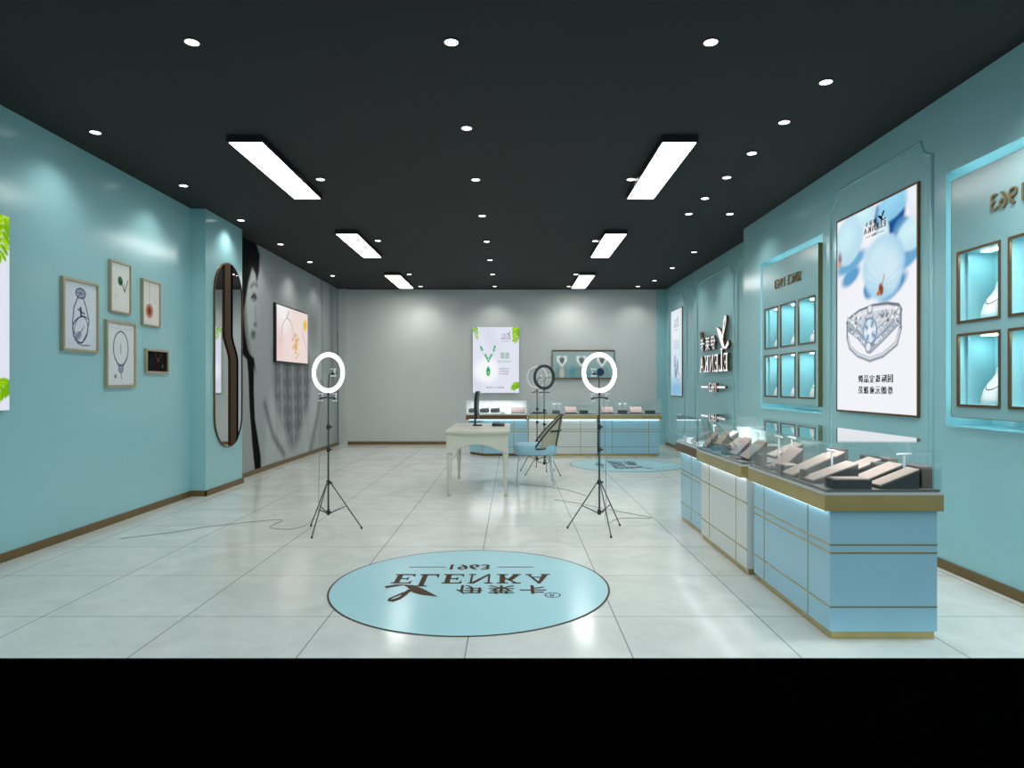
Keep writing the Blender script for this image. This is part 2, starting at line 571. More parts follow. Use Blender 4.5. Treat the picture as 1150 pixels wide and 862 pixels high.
# ------------------------------------------------------------------ room shell
struct(MB().box(XL - 0.3, 3.5, 3.18, YB + 0.2, -0.12, 0).build('floor', M['floor']))
struct(MB().box(-9, 9, -3.5, 3.18, -0.14, -0.002).build('trim_1', M['black_void']))  # matte black sheet added to stand in for the dark void before the floor
struct(MB().box(XL - 0.3, 3.5, Y0, YB + 0.2, H, H + 0.15).build('ceiling', M['ceiling']))
struct(MB().box(XL - 0.2, XL, Y0, YB, 0, H).build('wall_left', M['teal']))
struct(MB().box(XL, -3.55, 7.76, 8.81, 0, H).build('wall_pier', M['teal']))
struct(MB().box(XL - 0.2, 3.5, YB, YB + 0.2, 0, H).build('wall_back', M['grey_wall']))
struct(MB().box(XL, -3.53, YB - 0.07, YB, 0, H).build('trim_2', M['grey_wall']))
struct(MB().box(3.11, XR2, YB - 0.05, YB, 0, H).build('trim_3', M['teal']))
NZ0, NZ1 = 1.01, 2.77
NICHES = [(3.11, 4.69), (6.554, 8.18)]
rw = MB()
rw.box(XR, 3.46, Y0, 8.79, 0, NZ0).box(XR, 3.46, Y0, 8.79, NZ1, H)
for a, b in ((Y0, 3.11), (4.69, 6.554), (8.18, 8.79)): rw.box(XR, 3.46, a, b, NZ0, NZ1)
for a, b in NICHES: rw.box(3.36, 3.46, a, b, NZ0, NZ1)
struct(rw.build('wall_right', M['teal']))
struct(MB().box(XR2, XR2 + 0.16, 8.79, YB, 0, H).build('wall_right_rear', M['teal']))
# skirting boards
sk = 0.065
struct(MB().box(XL, XL + 0.015, Y0 + .2, 7.76, 0, sk).box(XL, -3.535, 7.745, 7.76, 0, sk).box(-3.55, -3.535, 7.745, 8.825, 0, sk)
       .box(XL, -3.535, 8.81, 8.825, 0, sk).box(XL, XL + 0.015, 8.825, YB - .07, 0, sk).build('baseboard_left', M['skirting']))
struct(MB().box(-3.53, 3.11, YB - 0.015, YB, 0, sk).build('baseboard_back', M['skirting']))
struct(MB().box(XR - 0.015, XR, Y0 + .2, 8.79, 0, sk).box(XR - .015, XR2, 8.79, 8.805, 0, sk).box(XR2 - 0.015, XR2, 8.805, YB - .05, 0, sk).build('baseboard_right', M['skirting']))

# wall mouldings with scooped corners, on the right-hand walls
def moulding(idx, x, ya, yb, z0, z1, r=0.13):
    pts = []
    def arc(cy, cz, a0, a1):
        for i in range(7):
            a = a0 + (a1 - a0) * i / 6
            pts.append((x, cy + r * math.cos(a), cz + r * math.sin(a)))
    arc(ya, z0, PI / 2, 0); arc(yb, z0, PI, PI / 2); arc(yb, z1, -PI / 2, -PI); arc(ya, z1, 0, -PI / 2)
    mb = MB().tube(pts, 0.016, 6, closed=True)
    off = 0.05
    inner = [(px + .004, py + (off if py < (ya + yb) / 2 else -off), pz + (off if pz < (z0 + z1) / 2 else -off)) for px, py, pz in pts]
    mb.tube(inner, 0.007, 6, closed=True)
    struct(mb.build('trim_%d' % idx, M['teal']))
moulding(4, XR, 4.84, 6.38, 0.28, 3.09)
moulding(5, XR2, 12.80, 14.02, 0.28, 3.09)
moulding(6, XR2, 12.07, 12.62, 0.28, 3.09, 0.09)
moulding(7, XR2, 9.95, 11.90, 0.28, 3.09)
moulding(8, XR2, 9.05, 9.77, 0.28, 3.09, 0.09)

# ------------------------------------------------------------------ ceiling lights
def panel_light(x0, x1, y0, y1, label):
    cx, cy = (x0 + x1) / 2, (y0 + y1) / 2
    t = thing('panel_light', label, 'ceiling light', (cx, cy, H), 0, 'linear ceiling panel lights')
    hx, hy = (x1 - x0) / 2, (y1 - y0) / 2
    e = 0.012
    MB().box(-hx, hx, -hy, -hy + e, -.058, -.001).box(-hx, hx, hy - e, hy, -.058, -.001).box(-hx, -hx + e, -hy + e, hy - e, -.058, -.001).box(hx - e, hx, -hy + e, hy - e, -.058, -.001).box(-hx + e, hx - e, -hy + e, hy - e, -.02, -.001).build('housing', M['black_frame'], t)
    MB().box(-hx + e, hx - e, -hy + e, hy - e, -.054, -.02).build('diffuser', M['panel_light'], t)
for i, (ya, yb) in enumerate(((5.46, 7.16), (8.81, 10.47), (12.18, 13.85))):
    od = ('nearest', 'middle', 'farthest')[i]
    panel_light(-2.33, -2.03, ya, yb, 'long white panel light in black frame, %s of the three on the left' % od)
    panel_light(1.22, 1.52, ya, yb, 'long white panel light in black frame, %s of the three on the right' % od)

def ordn(i): return ('first', 'second', 'third', 'fourth', 'fifth', 'sixth', 'seventh', 'eighth', 'ninth')[i]
dl_mesh = None
def downlight(x, y, label, power, cone=125, blend=0.9, tilt=(0, 0)):
    global dl_mesh
    t = thing('downlight', label, 'ceiling light', (x, y, H), 0, 'round recessed ceiling downlights')
    if dl_mesh is None:
        ring = MB()
        n = 24
        prof = [(.040, 0), (.040, -.005), (.050, -.005), (.053, 0)]
        rings = [[(r * math.cos(2 * PI * j / n), r * math.sin(2 * PI * j / n), z) for j in range(n)] for r, z in prof]
        R_ = [[ring.bm.verts.new(p) for p in rg] for rg in rings]
        for A, B in zip(R_, R_[1:]):
            for j in range(n): ring.bm.faces.new([A[j], A[(j + 1) % n], B[(j + 1) % n], B[j]])
        r1 = ring.build('trim_ring', M['black_frame'], t)
        l1 = MB().lathe([(.040, -.001), (.040, -.004)], n=24).build('lens', M['spot_disc'], t)
        dl_mesh = (r1, l1)
    else:
        for src in dl_mesh:
            c = src.copy(); C.objects.link(c); c.parent = t
    ld = bpy.data.lights.new('spot', 'SPOT')
    ld.energy = power
    ld.spot_size = math.radians(cone)
    ld.spot_blend = blend
    ld.shadow_soft_size = 0.04
    ld.color = (1.0, 0.99, 0.97)
    lo = bpy.data.objects.new('spot_lamp', ld)
    C.objects.link(lo)
    lo.parent = t
    lo.location = (0, 0, -0.03)
    lo.rotation_euler = (tilt[1], tilt[0], 0)
PW = 25
for i, y in enumerate((3.975, 6.64, 9.48, 12.39, 13.92)):
    downlight(-1.90, y, 'round recessed downlight, %s from the front in the row beside the left panel lights' % ordn(i), PW)
for i, y in enumerate((3.975, 5.31, 6.65, 8.08, 9.54, 10.96, 12.40, 13.92)):
    downlight(-0.36, y, 'round recessed downlight, %s from the front in the middle row' % ordn(i), PW)
for i, y in enumerate((3.975, 6.64, 9.50, 12.40, 13.92)):
    downlight(1.18, y, 'round recessed downlight, %s from the front in the row beside the right panel lights' % ordn(i), PW)
for i, y in enumerate((5.40, 6.85, 8.30, 9.72, 11.14, 12.55)):
    downlight(-3.36, y, 'round recessed downlight, %s from the front in the row along the left wall' % ordn(i), PW * .8)
for i, y in enumerate((4.50, 5.19, 5.89, 6.58, 7.32, 7.99)):
    downlight(2.11, y, 'round recessed downlight, %s from the front in the row above the right counters' % ordn(i), PW * .75)
for i, (x, y) in enumerate(((2.60, 7.99), (2.80, 10.30), (2.80, 11.70), (2.80, 13.16))):
    downlight(x, y, 'round recessed downlight, %s from the front in the row along the right wall' % ordn(i), PW)
# unseen fill spots without fixtures, added to brighten the right front
for x, y in ((2.3, 3.3), (2.62, 3.45)):
    ld = bpy.data.lights.new('front_fill', 'SPOT')
    ld.energy = 95; ld.spot_size = math.radians(125); ld.spot_blend = .9; ld.shadow_soft_size = .08; ld.color = (.93, .99, 1)
    lo = bpy.data.objects.new('front_fill', ld); C.objects.link(lo); lo.location = (x, y, H - .04)
downlight(2.62, 13.92, 'round recessed downlight at the far right corner by the back wall', PW)

# ------------------------------------------------------------------ left wall: posters, pictures, mirror, mural, television
LOGO_TXT = '伊莱卡'
def logo(mb, fn3, u0, u1, v0, v1, depth=None, year=True):
    """the shop emblem with its lettering in the box u0..u1 (u1<u0 = mirrored), v0..v1"""
    X = lambda a: u0 + (u1 - u0) * a
    Z = lambda a: v0 + (v1 - v0) * a
    put_polys(mb, STAR, lambda a: (X(0.0 + a[0] * .36), Z(.56 + a[1] * .44)), depth, fn3)
    for k, ch in enumerate(LOGO_TXT):
        put_text(mb, ch, X(.42 + k * .18), X(.42 + k * .18 + .145), Z(.56), Z(.80), fn3, depth)
    for ch, a, b in serif_word('ELENKA', 0.0, 1.0):
        put_serif(mb, ch, X(a), X(b), Z(.25), Z(.60 if ch == 'L' else .52), fn3, depth)
    if year:
        put_text(mb, '1963', X(.38), X(.62), Z(.0), Z(.13), fn3, depth)
        put_polys(mb, [R(.08, .05, .33, .075), R(.67, .05, .92, .075)], lambda a: (X(a[0]), Z(a[1])), depth, fn3)

def green_art():
    A = Art(0.99, 1.41, 0.0062)
    A.fill((228, 231, 244))
    P = lambda x, y: ((x - 150) / 500 * .99, (1 - (y - 120) / 710) * 1.41)
    A.ell(*P(330, 210), .1, .35, (214, 217, 232), .5, soft=.2, k=.7)
    A.ell(*P(190, 740), .12, .3, (216, 219, 232), -.6, soft=.2, k=.7)
    A.ell(*P(300, 590), .26, .26, (250, 251, 254), soft=.14)
    A.line([P(250, 370), P(275, 425), P(318, 490), P(360, 430), P(380, 375)], .004, (214, 170, 178))
    g = [(238, 340), (250, 362), (288, 425), (302, 452), (318, 482), (334, 452), (348, 425), (386, 335), (378, 368)]
    for x, y in g:
        A.ell(*P(x, y), .026, .036, (150, 224, 178)); A.ell(*P(x, y), .019, .028, (24, 158, 92)); A.ell(*P(x - 4, y - 5), .007, .01, (130, 220, 170))
    A.ell(*P(317, 600), .045, .1, (150, 224, 178)); A.ell(*P(317, 600), .036, .09, (30, 160, 92)); A.ell(*P(317, 612), .012, .03, (170, 236, 196))
    A.ell(*P(317, 552), .015, .02, (60, 190, 120))
    A.frond(*P(168, 105), *P(196, 235), 5, .09, 1)
    A.frond(*P(632, 95), *P(608, 265), 7, .14, 2)
    A.frond(*P(655, 715), *P(585, 780), 5, .12, 3)
    return A
green_me = green_art().mesh('poster_print', M['lightbox'])
def green_poster(loc, rz, label):
    t = thing('lightbox_poster', label, 'poster', loc, rz, 'green jade necklace lightbox posters')
    hw = .495
    MB().box(-hw, hw, -.045, -.002, 0, 1.41).build('lightbox_case', M['steel_trim'], t)
    art_obj('poster_print', green_me, t, -.0465)
    f3 = lambda u, v, d: (u, -.048, v)
    q = lambda x, y: ((x - 400) / 500 * .99, (1 - (y - 120) / 710) * 1.41)
    mb = MB()
    a, b = q(560, 285), q(455, 165)
    logo(mb, f3, a[0], b[0], a[1], b[1])
    mb.build('logo', M['txt_grey'], t)
    mb = MB(); a, b = q(545, 465), q(450, 395)
    put_text(mb, '翡翠', a[0], b[0], a[1], b[1], f3); a, b = q(562, 498), q(420, 484)
    put_text(mb, 'FEICUI', a[0], b[0], a[1], b[1], f3)
    mb.build('title_lettering', M['txt_green'], t)
    for k, yy in enumerate((570, 597, 624)):
        mb = MB()
        a, b = q(552 - k * 10, yy + 8), q(430, yy - 8)
        put_text(mb, ('天然翡翠珠宝', '品牌定制', '国际珠宝')[k], a[0], b[0], a[1], b[1], f3)
        mb.build('text_line', M['txt_grey'], t)
    mb = MB()
    a, b = q(488, 782), q(295, 762)
    put_text(mb, '翡翠人人珠宝', a[0], b[0], a[1], b[1], f3)
    mb.build('bottom_line', M['txt_grey'], t)
    return t
green_poster((XL, 4.399, 1.11), RL, 'glowing poster with green leaves at the left edge of the photo')
green_poster((-0.345, YB, 1.11), 0, 'glowing white poster of a green jade necklace on the back wall')

def framed(y0, y1, z0, z1, label, paint, fw=.022, frame='frame_gold', name='framed_sketch'):
    w_, h_ = y1 - y0, z1 - z0
    t = thing(name, label, 'picture', (XL, (y0 + y1) / 2, z0), RL, 'framed jewellery pictures on the left wall')
    hw = w_ / 2
    MB().box(-hw, hw, -.03, 0, 0, fw).box(-hw, hw, -.03, 0, h_ - fw, h_).box(-hw, -hw + fw, -.03, 0, fw, h_ - fw).box(hw - fw, hw, -.03, 0, fw, h_ - fw).build('frame', M[frame], t)
    A = Art(w_ - 2 * fw, h_ - 2 * fw, .004)
    paint(A, A.w, A.h)
    art_obj('drawing', A.mesh('drawing', M['print']), t, -.016, fw)
    return t
INK = (58, 62, 92)
def circ(cx, cy, rx, ry, a0=0, a1=2 * PI, n=28, rot=0.0):
    o = []
    for i in range(n + 1):
        a = a0 + (a1 - a0) * i / n
        x, y = rx * math.cos(a), ry * math.sin(a)
        o.append((cx + x * math.cos(rot) - y * math.sin(rot), cy + x * math.sin(rot) + y * math.cos(rot)))
    return o
def sk_ring(A, w, h):
    A.fill((206, 214, 222)).grain(.03)
    A.ell(w * .5, h * .84, w * .15, h * .075, (160, 166, 186))
    A.line(circ(w * .5, h * .84, w * .15, h * .075), .005, INK)
    for k in range(6): A.line([(w * .5, h * .84), (w * .5 + w * .14 * math.cos(k), h * .84 + h * .07 * math.sin(k))], .0025, INK)
    A.line([(w * .42, h * .78), (w * .3, h * .62), (w * .26, h * .4), (w * .28, h * .2), (w * .4, h * .1), (w * .55, h * .1), (w * .7, h * .25), (w * .76, h * .45), (w * .68, h * .62), (w * .58, h * .78)], .006, INK)
    A.line(circ(w * .52, h * .3, w * .2, h * .2, rot=-.3), .004, INK)
    A.line(circ(w * .5, h * .36, w * .26, h * .12, .2, 3.4, rot=.5), .006, INK)
    A.ell(w * .42, h * .2, w * .12, h * .06, (120, 126, 154), .5, k=.7)
    A.line([(w * .5, h * .62), (w * .52, h * .5)], .012, (50, 52, 80)); A.line([(w * .42, h * .6), (w * .62, h * .54)], .006, (50, 52, 80))
    A.line([(w * .4, h * .09), (w * .56, h * .06), (w * .78, h * .07)], .006, (120, 124, 140))
    for k in range(9): A.line([(w * (.3 + .03 * k), h * (.14 + .02 * k)), (w * (.38 + .03 * k), h * (.12 + .03 * k))], .002, INK)
def sk_leaf(A, w, h):
    A.fill((214, 216, 212)).grain(.02)
    A.ell(w * .5, h * .64, w * .13, h * .1, (52, 108, 62), .5); A.ell(w * .52, h * .61, w * .06, h * .05, (24, 70, 40))
    A.line([(w * .62, h * .56), (w * .74, h * .42), (w * .9, h * .68)], .006, (92, 92, 96)); A.line([(w * .7, h * .6), (w * .74, h * .42)], .004, (110, 110, 116))
    for k in range(3): A.line([(w * .18, h * (.34 - .04 * k)), (w * (.42 - .05 * k), h * (.35 - .04 * k))], .0018, (176, 178, 178))
def sk_pend(A, w, h):
    A.fill((216, 214, 210)).grain(.02)
    A.line([(w * .4, h * .98), (w * .4, h * .55)], .003, (130, 120, 118))
    A.ell(w * .4, h * .32, w * .23, h * .17, (196, 150, 122)); A.ell(w * .4, h * .32, w * .14, h * .11, (150, 84, 60)); A.ell(w * .4, h * .32, w * .06, h * .05, (104, 36, 28))
    for k in range(12): A.ell(w * .4 + w * .2 * math.cos(k * .52), h * .32 + h * .15 * math.sin(k * .52), .008, .008, (176, 122, 92))
    for k in range(3): A.line([(w * .62, h * (.62 - .05 * k)), (w * .86, h * (.63 - .05 * k))], .0018, (180, 180, 178))
def sk_neck(A, w, h):
    A.fill((212, 216, 218)).grain(.02)
    A.line(circ(w * .5, h * .6, w * .28, h * .28), .005, (84, 88, 112)); A.line(circ(w * .5, h * .6, w * .26, h * .265), .002, (84, 88, 112))
    A.line([(w * .26, h * .46), (w * .42, h * .3), (w * .5, h * .26), (w * .58, h * .3), (w * .74, h * .46)], .006, (84, 88, 112))
    A.ell(w * .5, h * .26, w * .09, h * .06, (150, 154, 172)); A.line(circ(w * .5, h * .26, w * .09, h * .06), .004, (70, 74, 100))
    A.line([(w * .5, h * .2), (w * .52, h * .1)], .005, (70, 74, 100)); A.line([(w * .5, h * .66), (w * .5, h * .52)], .005, (90, 94, 110))
    A.ell(w * .3, h * .14, w * .045, h * .035, (130, 134, 150)); A.line([(w * .1, h * .92), (w * .9, h * .92)], .002, (170, 174, 180))
def sk_dark(A, w, h):
    A.fill((14, 8, 10))
    A.line([(w * .42, h * .95), (w * .46, h * .72), (w * .56, h * .6), (w * .68, h * .72), (w * .72, h * .95)], .006, (92, 46, 48))
    A.ell(w * .56, h * .56, .014, .02, (120, 60, 60)); A.line([(w * .14, h * .38), (w * .28, h * .6)], .006, (56, 28, 32)); A.ell(w * .78, h * .26, .012, .018, (110, 96, 100))
framed(5.51, 5.99, 1.575, 2.19, 'large framed blue ink drawing of a diamond ring, leftmost of the five', sk_ring)
framed(6.165, 6.50, 1.97, 2.45, 'framed drawing of a green leaf jewel, topmost of the five', sk_leaf, .016)
framed(6.70, 7.045, 1.89, 2.36, 'framed drawing of a reddish round pendant on a chain', sk_pend, .016)
framed(6.104, 6.58, 1.27, 1.89, 'tall framed ink drawing of a necklace loop with drop pendant', sk_neck)
framed(6.763, 7.21, 1.41, 1.66, 'small framed black picture of a dark necklace, lowest at right', sk_dark, .022)

# wavy two-part mirror on the pier
def pill(hw, h, n=20):
    r = hw
    return [(r * math.cos(a), h - r + r * math.sin(a)) for a in [PI * i / n for i in range(n + 1)]] + [(r * math.cos(a), r + r * math.sin(a)) for a in [PI + PI * i / n for i in range(n + 1)]]
MW, MH = .41, 2.30
mir = thing('wall_mirror', 'tall pill shaped mirror with a wavy brown dividing strip on the teal pier', 'mirror', (-3.55, 8.37, .51), RL)
outer, inner = pill(MW, MH), pill(MW - .012, MH - .024)
mb = MB()
n = len(outer)
for i in range(n):
    j = (i + 1) % n
    a, b = outer[i], outer[j]; c, d = (inner[j][0], inner[j][1] + .012), (inner[i][0], inner[i][1] + .012)
    mb._faces([(a[0], -.02, a[1]), (b[0], -.02, b[1]), (c[0], -.02, c[1]), (d[0], -.02, d[1])], [(0, 1, 2, 3)])
    mb._faces([(a[0], 0, a[1]), (b[0], 0, b[1]), (b[0], -.02, b[1]), (a[0], -.02, a[1])], [(0, 1, 2, 3)])
mb.build('frame', M['bronze'], mir)
mb = MB()
mb._faces([(p[0], -.012, p[1] + .012) for p in inner], [tuple(range(len(inner)))])
mb.build('mirror_glass', M['mirror'], mir)
def swave(z):      # sideways shift of the strip along its height
    t = min(1, max(0, (1.42 - z) / .34)); t = t * t * (3 - 2 * t)
    return -.155 + .17 * t
def edge_ok(x, z):
    hw = MW - .012
    if z < MW: lim = math.sqrt(max(0, hw * hw - (MW - z) ** 2))
    elif z > MH - MW: lim = math.sqrt(max(0, hw * hw - (z - MH + MW) ** 2))
    else: lim = hw
    return max(-lim, min(lim, x))
def strip(name, a, b, y, mat):
    mb = MB()
    zs = [.02 + (MH - .04) * i / 80 for i in range(81)]
    v = []
    for z in zs:
        v += [(edge_ok(swave(z) + a, z), y, z), (edge_ok(swave(z) + b, z), y, z), (edge_ok(swave(z) + a, z), -.012, z), (edge_ok(swave(z) + b, z), -.012, z)]
    f = []
    for i in range(80):
        k = i * 4
        f += [(k, k + 1, k + 5, k + 4), (k + 2, k, k + 4, k + 6), (k + 1, k + 3, k + 7, k + 5)]
    mb._faces(v, f)
    return mb.build(name, mat, mir)
strip('wavy_strip', 0, .175, -.03, M['ink'])
strip('strip_edge', .17, .222, -.033, M['matte_black'])

# grey mural of a woman's face behind the pier
def mural():
    y0, y1 = 8.81, YB - .07
    A = Art(y1 - y0, H, .018)
    A.fill((158, 164, 163))
    q = lambda px, py: (2797.4 / (575 - px) - y0, EYE + (431 - py) * 3.72 / (575 - px))
    Q = lambda L: [q(*p) for p in L]
    A.a *= (0.9 + 0.18 * np.clip((A.U - .8) / 2.5, 0, 1) - 0.16 * np.clip((A.U - 3.6) / 2, 0, 1))[..., None]
    # soft folds and tresses under and beside the television
    A.poly([(1.62, 1.75), (3.45, 1.75), (3.5, .75), (3.0, .12), (2.3, .1), (1.75, .7)], (112, 117, 118), soft=.35, k=.85)
    for k in range(7):
        x = 1.72 + .27 * k
        A.line([(x, 1.85), (x + .02, 1.1), (x + .08, .3)], .03, (176, 181, 180) if k % 2 else (82, 87, 88), soft=.10, k=.75)
        for i in range(12):
            A.ell(x + .13 + nrng.uniform(-.03, .03), 1.72 - .125 * i + nrng.uniform(-.03, .03), nrng.uniform(.05, .09), nrng.uniform(.03, .05), (96, 101, 102) if i % 2 else (158, 163, 162), nrng.uniform(-.7, .7), soft=.09, k=.42)
    # light upper arm / shoulder shape, and shadow folds toward the corner
    A.poly([(1.2, .03), (1.5, 1.2), (1.9, .8), (2.6, .1), (2.9, .03)], (184, 189, 188), soft=.22, k=.6)
    A.poly([(2.5, .03), (3.4, .9), (4.0, 1.9), (4.6, 1.4), (3.9, .4), (3.5, .03)], (186, 191, 190), soft=.25, k=.65)
    A.line([(1.25, 1.0), (1.6, .5), (2.1, .15)], .05, (84, 88, 89), soft=.12, k=.8)
    A.line([(3.55, .12), (4.0, .7), (4.3, 1.3)], .08, (86, 90, 92), soft=.2, k=.7)
    A.ell(3.7, 2.55, .35, .5, (96, 100, 102), soft=.4, k=.6)
    A.line([(4.25, 3.3), (4.3, 2.2), (4.35, 1.5)], .05, (104, 108, 109), soft=.15, k=.6)
    A.line([(4.95, 3.2), (5.0, 1.9), (5.1, 1.2)], .1, (92, 96, 98), soft=.2, k=.5)
    A.line([(5.47, 2.4), (5.49, 1.75)], .02, (40, 42, 44), soft=.05)
    A.line([(5.49, 1.15), (5.5, .1)], .03, (16, 17, 18), soft=.04)
    # face, turned three-quarter to the right
    face = Q([(272, 290), (288, 300), (290.5, 318), (289.5, 335), (288.8, 350), (288.3, 364), (287.2, 370), (286.2, 376), (285.5, 382), (284, 390), (281, 396), (277, 388), (274, 372), (271, 350), (268, 330)])
    A.poly(face, (150, 155, 154), soft=.05)
    A.ell(*q(280, 345), .28, .42, (176, 181, 180), soft=.3, k=.7)
    A.poly(Q([(271, 330), (275, 335), (277.5, 365), (281, 396), (276, 396), (268, 370)]), (92, 95, 96), soft=.12, k=.8)
    A.line(Q([(281.5, 322), (285, 318), (288.5, 321)]), .02, (60, 62, 64), soft=.06, k=.8)             # brow
    A.ell(*q(285.2, 333.5), .085, .06, (70, 73, 74), .2, soft=.07, k=.85)
    A.line(Q([(282, 334), (285.5, 331), (287.6, 335)]), .016, (34, 36, 37), soft=.03)                  # lashes
    A.line(Q([(286.5, 345), (286.8, 356), (288.2, 362)]), .014, (104, 108, 108), soft=.06, k=.7)       # nose
    A.ell(*q(286.4, 364.5), .05, .03, (62, 64, 66), soft=.05, k=.85)
    A.ell(*q(284.3, 374.5), .085, .045, (74, 76, 77), .1, soft=.05, k=.9)                              # lips
    A.ell(*q(284, 378.3), .07, .035, (96, 99, 99), soft=.05, k=.8)
    # hair: dark cap, side and a long straight strand
    A.poly(Q([(262, 262), (278, 262), (287, 271), (291.5, 286), (291, 304), (288, 318), (286.5, 308), (283, 301), (279, 316), (276, 335), (273, 352), (272, 375), (262, 380)]), (26, 27, 28), soft=.06)
    A.poly(Q([(268, 340), (273, 350), (274.5, 372), (278, 392), (281, 398), (285, 402), (287.5, 420), (285, 412), (284.8, 440), (286, 470), (289.5, 492), (292.5, 512), (293, 536), (287, 540), (283, 500), (280, 460), (278.5, 420), (277, 404), (272, 398), (266, 398)]), (14, 15, 16), soft=.035)
    A.grain(.015, 2)
    return A, (y0 + y1) / 2
A, ym = mural()
t = tag(art_obj('wall_mural', A.mesh('wall_mural', M['mural']), None, 0), "grey photographic mural of a dark-haired woman's face covering the rear left wall", 'mural')
t.location = (XL + .004, ym, 0); t.rotation_euler = (0, 0, RL)

# television on the mural
tv = thing('wall_television', 'black framed television showing a pearl necklace, mounted on the grey mural', 'television', (XL, 11.23, 1.64), RL)
tw, th = 1.63, .93
MB().rbox(-tw / 2, tw / 2, -.05, -.004, 0, th, .008, 2).build('casing', M['black_plastic'], tv)
A = Art(tw - .05, th - .05, .0075).fill((244, 226, 222))
W_, H_ = A.w, A.h
A.ell(W_ * .12, H_ * .9, .4, .3, (252, 250, 250), soft=.3)
A.ell(W_ * .08, H_ * .35, .18, .3, (236, 205, 200), soft=.3, k=.7)
A.line([(W_ * .14, H_ * .5), (W_ * .18, H_ * .68), (W_ * .3, H_ * .82), (W_ * .42, H_ * .76), (W_ * .5, H_ * .6), (W_ * .52, H_ * .45)], .009, (168, 164, 168))
A.line([(W_ * .1, H_ * .3), (W_ * .14, H_ * .5)], .005, (190, 184, 186))
A.line([(W_ * .3, H_ * .82), (W_ * .36, H_ * .92)], .03, (206, 206, 208), soft=.02)
rr = random.Random(4)
for k in range(34):
    a, d = rr.uniform(0, 6.28), rr.uniform(0, 1)
    x, y = W_ * .58 + .2 * d * math.cos(a), H_ * .3 + .22 * d * math.sin(a)
    A.ell(x, y, .032, .032, rr.choice([(214, 158, 84), (236, 196, 132), (226, 176, 110), (250, 228, 190)])); A.ell(x - .008, y + .01, .01, .01, (255, 246, 226))
for k in range(5):
    A.ell(W_ * .91 + .05 * math.cos(k * 1.26), H_ * .76 + .06 * math.sin(k * 1.26), .05, .05, (244, 214, 40))
A.ell(W_ * .91, H_ * .76, .03, .035, (220, 170, 20))
A.line([(W_ * .84, H_ * .8), (W_ * .82, H_ * .6), (W_ * .95, H_ * .3)], .012, (196, 190, 176))
art_obj('screen', A.mesh('screen', M['screen']), tv, -.0515, .025)

